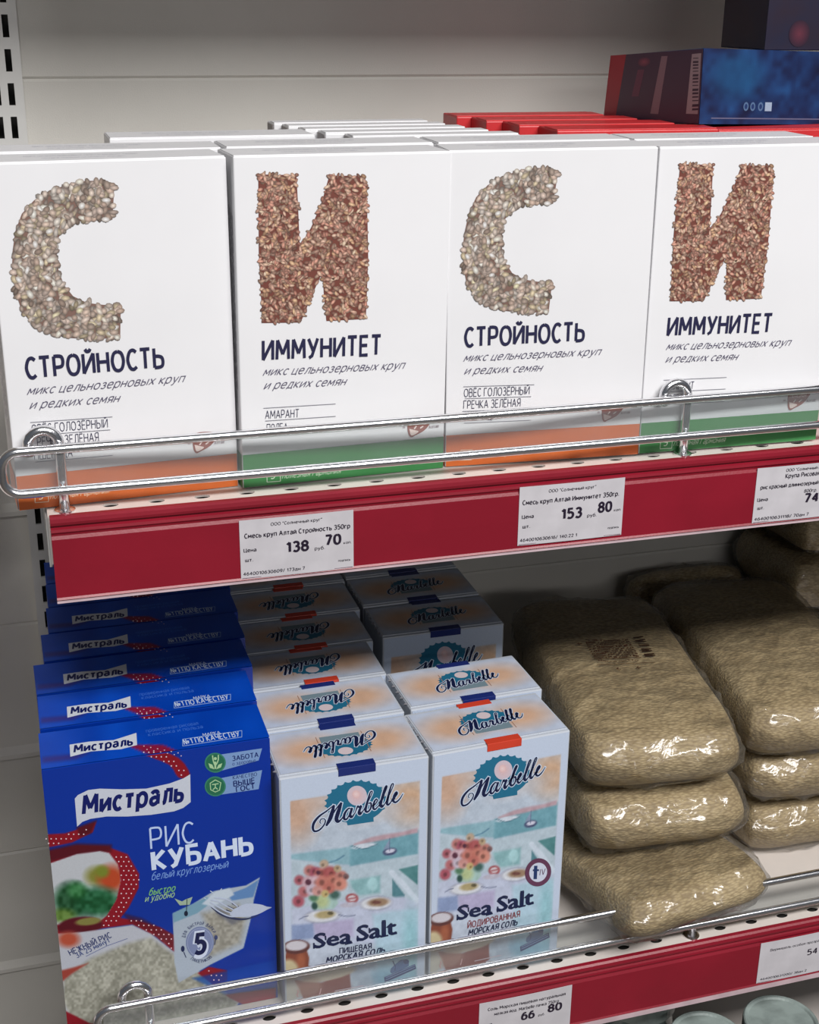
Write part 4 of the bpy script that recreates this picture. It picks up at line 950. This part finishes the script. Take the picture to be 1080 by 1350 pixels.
# variants that share the meshes but carry the other tab
def retab(root, m):
    for c in root.children:
        if c.name.startswith('seal_tab'):
            me = c.data.copy(); me.materials.clear(); me.materials.append(m); c.data = me
SL = 'white sea salt carton showing its top, '
o = copy_thing(L1, (0.1970, 0.0440, LOW+0.0004), (0, 0, math.radians(1)), SL+'navy tab, second in the row beside the rice')
L3 = copy_thing(L1, (0.2005, 0.1045, LOW+0.0004), (0, 0, math.radians(0.5)), SL+'red tab, third in the row beside the rice'); retab(L3, TABR)
L4 = copy_thing(L3, (0.2055, 0.1630, LOW+0.0004), (0, 0, 0), SL+'red tab, fourth in the row beside the rice')
L5 = copy_thing(L3, (0.2105, 0.2230, LOW+0.0004), (0, 0, 0), SL+'red tab, fifth in the row beside the rice')
L6 = copy_thing(L3, (0.2125, 0.2835, LOW+0.0004), (0, 0, 0), SL+'red tab, last in the row beside the rice')
R2 = copy_thing(R1, (0.3065, 0.0470, LOW+0.0004), (0, 0, math.radians(2.0)), SL+'navy tab, second in the row nearer the pasta'); retab(R2, TABN)
R3 = copy_thing(R2, (0.3185, 0.1655, LOW+0.0004), (0, 0, math.radians(-0.3)), 'white sea salt carton behind a gap, upper part of its face showing')
R4 = copy_thing(R2, (0.3185, 0.2270, LOW+0.0004), (0, 0, 0), SL+'navy tab, behind the one beyond the gap')
R5 = copy_thing(R2, (0.3185, 0.2880, LOW+0.0004), (0, 0, 0), SL+'navy tab, furthest back under the red price rail')

# ================================================================== PASTA BAGS
def pasta_mat():
    m = bpy.data.materials.new('short_pasta'); m.use_nodes = True; nt = m.node_tree; b = nt.nodes['Principled BSDF']
    tc = nt.nodes.new('ShaderNodeTexCoord'); b.inputs['Roughness'].default_value = 0.6
    v = nt.nodes.new('ShaderNodeTexVoronoi'); v.inputs['Scale'].default_value = 520; n = nt.nodes.new('ShaderNodeTexNoise'); n.inputs['Scale'].default_value = 26; n.inputs['Detail'].default_value = 5
    mp = nt.nodes.new('ShaderNodeMapping'); mp.inputs['Scale'].default_value = (0.45, 1.0, 1.2); mp.inputs['Rotation'].default_value = (0.3, 0.5, 0.9)
    nt.links.new(tc.outputs['Object'], mp.inputs[0]); nt.links.new(mp.outputs[0], v.inputs['Vector']); nt.links.new(tc.outputs['Object'], n.inputs['Vector'])
    cr = nt.nodes.new('ShaderNodeValToRGB'); e = cr.color_ramp.elements
    e[0].position = 0.0; e[0].color = (0.60, 0.475, 0.275, 1); e[1].position = 0.75; e[1].color = (0.32, 0.235, 0.122, 1)
    nt.links.new(v.outputs['Distance'], cr.inputs[0])
    cr2 = nt.nodes.new('ShaderNodeValToRGB'); f = cr2.color_ramp.elements
    f[0].position = 0.30; f[0].color = (0.70, 0.66, 0.56, 1); f[1].position = 0.68; f[1].color = (1.0, 1.0, 0.95, 1)
    nt.links.new(n.outputs['Fac'], cr2.inputs[0])
    mx = nt.nodes.new('ShaderNodeMix'); mx.data_type = 'RGBA'; mx.blend_type = 'MULTIPLY'; mx.inputs[0].default_value = 1.0
    nt.links.new(cr.outputs[0], mx.inputs[6]); nt.links.new(cr2.outputs[0], mx.inputs[7]); nt.links.new(mx.outputs[2], b.inputs['Base Color'])
    bp = nt.nodes.new('ShaderNodeBump'); bp.inputs['Strength'].default_value = 0.6; bp.inputs['Distance'].default_value = 0.0012; bp.invert = True
    nt.links.new(v.outputs['Distance'], bp.inputs['Height']); nt.links.new(bp.outputs[0], b.inputs['Normal'])
    return m
def film_mat():
    m = bpy.data.materials.new('clear_film'); m.use_nodes = True; nt = m.node_tree; nt.nodes.remove(nt.nodes['Principled BSDF'])
    out = nt.nodes['Material Output']; tr = nt.nodes.new('ShaderNodeBsdfTransparent'); gl = nt.nodes.new('ShaderNodeBsdfGlossy'); gl.inputs['Roughness'].default_value = 0.16
    tr.inputs[0].default_value = (0.95, 0.95, 0.95, 1)
    tc = nt.nodes.new('ShaderNodeTexCoord'); n = nt.nodes.new('ShaderNodeTexNoise'); n.inputs['Scale'].default_value = 34; n.inputs['Detail'].default_value = 3; n.inputs['Distortion'].default_value = 1.2
    wv = nt.nodes.new('ShaderNodeTexVoronoi'); wv.feature = 'DISTANCE_TO_EDGE'; wv.inputs['Scale'].default_value = 26
    mp = nt.nodes.new('ShaderNodeMapping'); mp.inputs['Scale'].default_value = (1.0, 0.5, 1.6)
    nt.links.new(tc.outputs['Object'], mp.inputs[0]); nt.links.new(mp.outputs[0], wv.inputs['Vector']); nt.links.new(tc.outputs['Object'], n.inputs['Vector'])
    ad = nt.nodes.new('ShaderNodeMath'); ad.operation = 'MULTIPLY_ADD'; ad.inputs[1].default_value = 0.8
    nt.links.new(wv.outputs['Distance'], ad.inputs[0]); nt.links.new(n.outputs['Fac'], ad.inputs[2])
    bp = nt.nodes.new('ShaderNodeBump'); bp.inputs['Strength'].default_value = 0.7; bp.inputs['Distance'].default_value = 0.004; nt.links.new(ad.outputs[0], bp.inputs['Height'])
    nt.links.new(bp.outputs[0], gl.inputs['Normal'])
    fr = nt.nodes.new('ShaderNodeFresnel'); fr.inputs['IOR'].default_value = 1.5; nt.links.new(bp.outputs[0], fr.inputs['Normal'])
    mr = nt.nodes.new('ShaderNodeMapRange'); mr.inputs[3].default_value = 0.03; mr.inputs[4].default_value = 0.42; nt.links.new(fr.outputs[0], mr.inputs[0])
    mx = nt.nodes.new('ShaderNodeMixShader'); nt.links.new(mr.outputs[0], mx.inputs[0]); df = nt.nodes.new('ShaderNodeBsdfDiffuse'); df.inputs[0].default_value = (0.7, 0.68, 0.62, 1); m2 = nt.nodes.new('ShaderNodeMixShader'); m2.inputs[0].default_value = 0.05; nt.links.new(tr.outputs[0], m2.inputs[1]); nt.links.new(df.outputs[0], m2.inputs[2]); nt.links.new(m2.outputs[0], mx.inputs[1]); nt.links.new(gl.outputs[0], mx.inputs[2]); nt.links.new(mx.outputs[0], out.inputs[0])
    return m
PASTA, FILM = pasta_mat(), film_mat()
def bag_point(p, w, l, h, sd, off, crease):
    x, y, z = p
    # rounded slab: superellipse in plan, thinner towards the rim
    r = (abs(x)**5.5+abs(y)**6.5)**(1/6.0); e = max(r, 1e-6)
    zz = z*(1-0.20*min(1, e)**6)
    m = max(abs(x), abs(y)); k = (m/e) if m > 0 else 1
    X, Y = x*(0.25+0.75*k), y*(0.25+0.75*k)
    # bulging flanks
    fl = 1-0.10*(abs(z)**2.2)
    P = Vector((X*w/2*fl, Y*l/2*fl, (zz+1)*h/2))
    q = Vector((P.x*16+sd*7.1, P.y*13, P.z*20))
    n = noise.noise(q)*0.0022+noise.noise(q*2.7)*0.0004
    n *= 1-0.6*max(0.0, z)*(1-min(1, e)**6)
    N = Vector((X*0.9, Y*0.9, z*1.1)); N = N.normalized() if N.length > 0 else Vector((0, 0, 1))
    if crease:
        rdg = 1-abs(noise.noise(q*1.5+Vector((5, sd, 2)))*2); n += 0.0032*rdg**4*(0.45 if abs(z) > 0.99 and e < 0.8 else 1.0)
        rdg = 1-abs(noise.noise(Vector((P.x*30+sd, P.y*60, P.z*90)))*2); n += 0.0016*rdg**5
    P += N*(n+off)
    P.z = max(P.z, 0.0004 if crease else 0.0012)
    return P
def slab_mesh(name, w, l, h, sd, off, crease, nx, ny, nz):
    bm = bmesh.new(); G = {}
    def vert(i, j, k):
        key = (i, j, k)
        if key not in G: G[key] = bm.verts.new(bag_point((2*i/nx-1, 2*j/ny-1, 2*k/nz-1), w, l, h, sd, off, crease))
        return G[key]
    for i in range(nx):
        for j in range(ny):
            for k in (0, nz): bm.faces.new((vert(i, j, k), vert(i+1, j, k), vert(i+1, j+1, k), vert(i, j+1, k)))
    for i in range(nx):
        for k in range(nz):
            for j in (0, ny): bm.faces.new((vert(i, j, k), vert(i+1, j, k), vert(i+1, j, k+1), vert(i, j, k+1)))
    for j in range(ny):
        for k in range(nz):
            for i in (0, nx): bm.faces.new((vert(i, j, k), vert(i, j+1, k), vert(i, j+1, k+1), vert(i, j, k+1)))
    bmesh.ops.recalc_face_normals(bm, faces=bm.faces)
    me = bpy.data.meshes.new(name); bm.to_mesh(me); bm.free()
    for p in me.polygons: p.use_smooth = True
    return me
def bag(label, cx, cy, z0, w, l, h, deg, sd, rx=0.0, ry=0.0, label_print=False, group='clear bags of small pasta on the lower shelf'):
    t = thing('pasta_bag', label, 'bag', (cx, cy, LOW+z0), (rx, ry, math.radians(deg)), group)
    link('contents', slab_mesh('contents', w, l, h, sd, -0.0014, False, 30, 44, 12), PASTA, t)
    link('film', slab_mesh('film', w, l, h, sd, 0.0, True, 54, 84, 22), FILM, t)
    if label_print:
        s = Sheet([(0, 0), (100, 0), (100, 100), (0, 100)], 0.058, 0.064, 1.0)
        DK = (58, 30, 20); MD = (84, 52, 34)
        for i in range(9): s.text('срок годности и состав'[i:i+14], (14, 14+i*5.5), (74, 14+i*5.5), 3.8, DK, 1, 0.035)
        for i in range(14):
            if i % 3 != 1: s.poly([(82, 8+i*4.0), (96, 8+i*4.0), (96, 8+i*4.0+2.6), (82, 8+i*4.0+2.6)], (40, 18, 12), 1)
        s.text('масса нетто', (16, 68), (70, 68), 4.0, DK, 1); s.stroke([(12, 60), (76, 60)], 1.2, DK, 1); s.stroke([(12, 74), (90, 74)], 1.0, DK, 1)
        for ax, ay in ((2, 20), (34, 88), (62, 84)): s.stroke([(ax, ay), (ax+6, ay)], 1.2, DK, 1); s.stroke([(ax+3, ay-3), (ax, ay), (ax+3, ay+3)], 1.2, DK, 1)
        from mathutils.bvhtree import BVHTree
        fm = [c for c in t.children if c.name.startswith('film')][0].data
        bv = BVHTree.FromPolygons([v.co for v in fm.vertices], [tuple(p.vertices) for p in fm.polygons])
        def onbag(u, v, l_):
            x, y = -0.032+u*1.1, -0.034+v*1.05
            hit = bv.ray_cast(Vector((x, y, 0.2)), Vector((0, 0, -1)))[0]
            return (x, y, (hit.z if hit else h)+0.0007+l_)
        s.build('label_print', INK, t, onbag, 0.00005, 0.0)
    return t
bag('clear bag of small pasta beside the salt, bottom of its stack, over the wire', 0.4930, 0.0540, 0.0110, 0.138, 0.216, 0.040, 10, 1, math.radians(-6.0))
bag('clear bag of small pasta beside the salt, middle of its stack', 0.5090, 0.1080, 0.0560, 0.140, 0.220, 0.051, -3, 2)
bag('clear bag of small pasta beside the salt, top of its stack, printed', 0.5140, 0.1330, 0.1110, 0.136, 0.262, 0.054, -8, 3, math.radians(2.0), 0, True)
bag('clear bag of small pasta at the picture edge, bottom of the second stack', 0.6740, 0.1500, 0.0, 0.140, 0.225, 0.051, -2, 4)
bag('clear bag of small pasta at the picture edge, second lowest in the second stack', 0.6690, 0.1450, 0.0530, 0.138, 0.225, 0.048, -4, 5)
bag('clear bag of small pasta at the picture edge, top of the second stack', 0.6660, 0.1530, 0.1035, 0.138, 0.255, 0.054, -7, 6, math.radians(2.5))
for i in range(4):
    bag('clear bag of small pasta in the far tall stack, %s' % ('lowest', 'second from below', 'second from the top', 'topmost, close under the upper shelf')[i], 0.8080+0.003*i, 0.2960, 0.060*i, 0.140, 0.120, 0.058, -1+i, 8+i)
bag('clear bag of small pasta standing on edge in the dark against the back panel', 0.6800, 0.3400, 0.071, 0.130, 0.140, 0.040, 0, 13, math.radians(84), 0)

# ================================================================== PRICE TAGS
def price_tag(label, yf, zz, x, zt, w, h, lines, tilt=0.0):
    t = thing('price_tag', label, 'tag', (x, yf-0.0047, zz+zt-h), (0, tilt, 0), 'paper price tags in the red rails')
    bm = bmesh.new(); n = 10; a = []
    for i in range(n+1):
        u = w*i/n; b_ = -0.0006*math.sin(math.pi*i/n)
        a.append([bm.verts.new((u, b_, 0)), bm.verts.new((u, b_, h)), bm.verts.new((u, b_+0.0003, h)), bm.verts.new((u, b_+0.0003, 0))])
    for i in range(n):
        for k in range(4): bm.faces.new((a[i][k], a[i+1][k], a[i+1][(k+1) % 4], a[i][(k+1) % 4]))
    bm.faces.new(a[0]); bm.faces.new(a[n][::-1])
    from_bm('paper', bm, PAPER, t)
    s = Sheet([(0, 0), (100, 0), (100, 60), (0, 60)], w, h)
    for (tx, x0, x1, y, cap, bold) in lines: s.text(tx, (x0, y), (x1, y), cap, (34, 24, 44), 1, bold)
    s.stroke([(1, 59), (99, 59)], 0.5, (120, 80, 96), 1)
    s.build('printed_text', INK, t, lambda u, v, l: (u, -0.0006*math.sin(math.pi*u/w)-l, v))
    return t
def std(name, rub, kop, code, wide=(4, 97)):
    return [('ООО "Солнечный круг"', 27, 72, 7.5, 3.0, 0.0), (name, wide[0], wide[1], 18, 4.4, 0.014), ('Цена', 3, 14, 32, 3.4, 0.01), ('шт.', 4, 11, 42, 3.2, 0.008),
            (rub, 40, 60, 36, 9.6, 0.03), ('руб.', 65, 74, 37, 3.2, 0.0), (kop, 75, 89, 33, 9.6, 0.03), ('коп.', 91, 98, 34, 2.6, 0.0), (code, 2, 56, 56, 3.0, 0.006), ('подпись', 86, 97, 52, 2.2, 0.0)]
price_tag('white price tag reading 138 70, leftmost on the upper red rail', -0.0165, 0, 0.1752, -0.0128, 0.0715, 0.0388, std('Смесь круп Алтай Стройность 350гр', '138', '70', '4640010630609/ 173дн 7'))
price_tag('white price tag reading 153 80, in the middle of the upper red rail', -0.0165, 0, 0.3570, -0.0085, 0.0740, 0.0405, std('Смесь круп Алтай Иммунитет 350гр.', '153', '80', '4640010630616/ 140.22 1', (3, 95)))
L3_ = [('ООО "Солнечный круг"', 30, 75, 6, 3.0, 0.0), ('Крупа Рисовая Алтайская', 30, 95, 13, 4.4, 0.01), ('рис красный длиннозерный пропаренный', 5, 98, 23, 4.2, 0.008), ('800гр.', 52, 66, 31, 3.4, 0.0), ('Цена', 3, 14, 36, 3.4, 0.01), ('шт.', 4, 11, 45, 3.2, 0.008),
       ('74', 54, 68, 42, 9.0, 0.03), ('руб.', 73, 81, 43, 3.2, 0.0), ('30', 83, 95, 41, 9.0, 0.03), ('4640010631118/ 70дн 7', 2, 60, 57, 3.0, 0.006)]
price_tag('white price tag reading 74, cut by the picture edge on the upper red rail', -0.0165, 0, 0.5295, -0.0112, 0.0730, 0.0400, L3_)
price_tag('dim price tag reading 66 80, on the lower red rail under the salt', -0.0316, LOW, 0.3362, -0.0140, 0.0735, 0.0390,
          [('Соль Морская пищевая натуральная', 9, 93, 12, 4.0, 0.008), ('мелкая йод. Marbelle пачка 750гр', 16, 86, 20, 4.0, 0.006), ('66', 45, 60, 34, 9.6, 0.03), ('руб.', 64, 71, 34, 3.0, 0.0), ('80', 74, 90, 31, 9.6, 0.03), ('Цена', 3, 14, 33, 3.4, 0.01), ('шт.', 4, 11, 42, 3.2, 0.0)])
price_tag('dim faded price tag reading 54, on the lower red rail under the pasta', -0.0316, LOW, 0.5690, -0.0118, 0.0740, 0.0385,
          [('Вермишель особая прозрачный пакет', 12, 96, 14, 3.6, -0.004), ('54', 58, 70, 31, 8.0, 0.012), ('20', 76, 88, 30, 7.0, 0.0), ('4640010631200/ 38дн 2', 4, 60, 56, 3.0, 0.0)])

# ================================================================== JARS BELOW
def jar(label, x, y, r, ztop):
    t = thing('jar', label, 'jar', (x, y, -0.64), group='jars with grey-green lids on the lowest shelf')
    h = ztop+0.64
    bm = bmesh.new(); lathe(bm, [(r*0.86, 0), (r*0.95, 0.004), (r*0.97, 0.02), (r*0.97, h-0.034), (r*0.93, h-0.024), (r*0.86, h-0.018), (r*0.86, h-0.006)], 40); from_bm('glass', bm, GLASSY, t, smooth=True)
    bm = bmesh.new(); lathe(bm, [(r*0.98, h-0.016), (r, h-0.015), (r, h-0.003), (r*0.985, h-0.0008), (r*0.95, h), (r*0.90, h-0.0006), (r*0.86, h-0.0020), (r*0.40, h-0.0022), (0.001, h-0.0022)], 48); from_bm('lid', bm, LIDM, t)
    return t
jar('jar with grey-green lid under the lower red rail, nearest the picture edge', 0.6090, -0.0200, 0.0310, -0.500)
jar('jar with grey-green lid under the lower red rail, middle of the three', 0.5410, -0.0200, 0.0310, -0.500)
jar('jar with dim lid under the lower red rail, set back behind the others', 0.5150, 0.0500, 0.0310, -0.500)
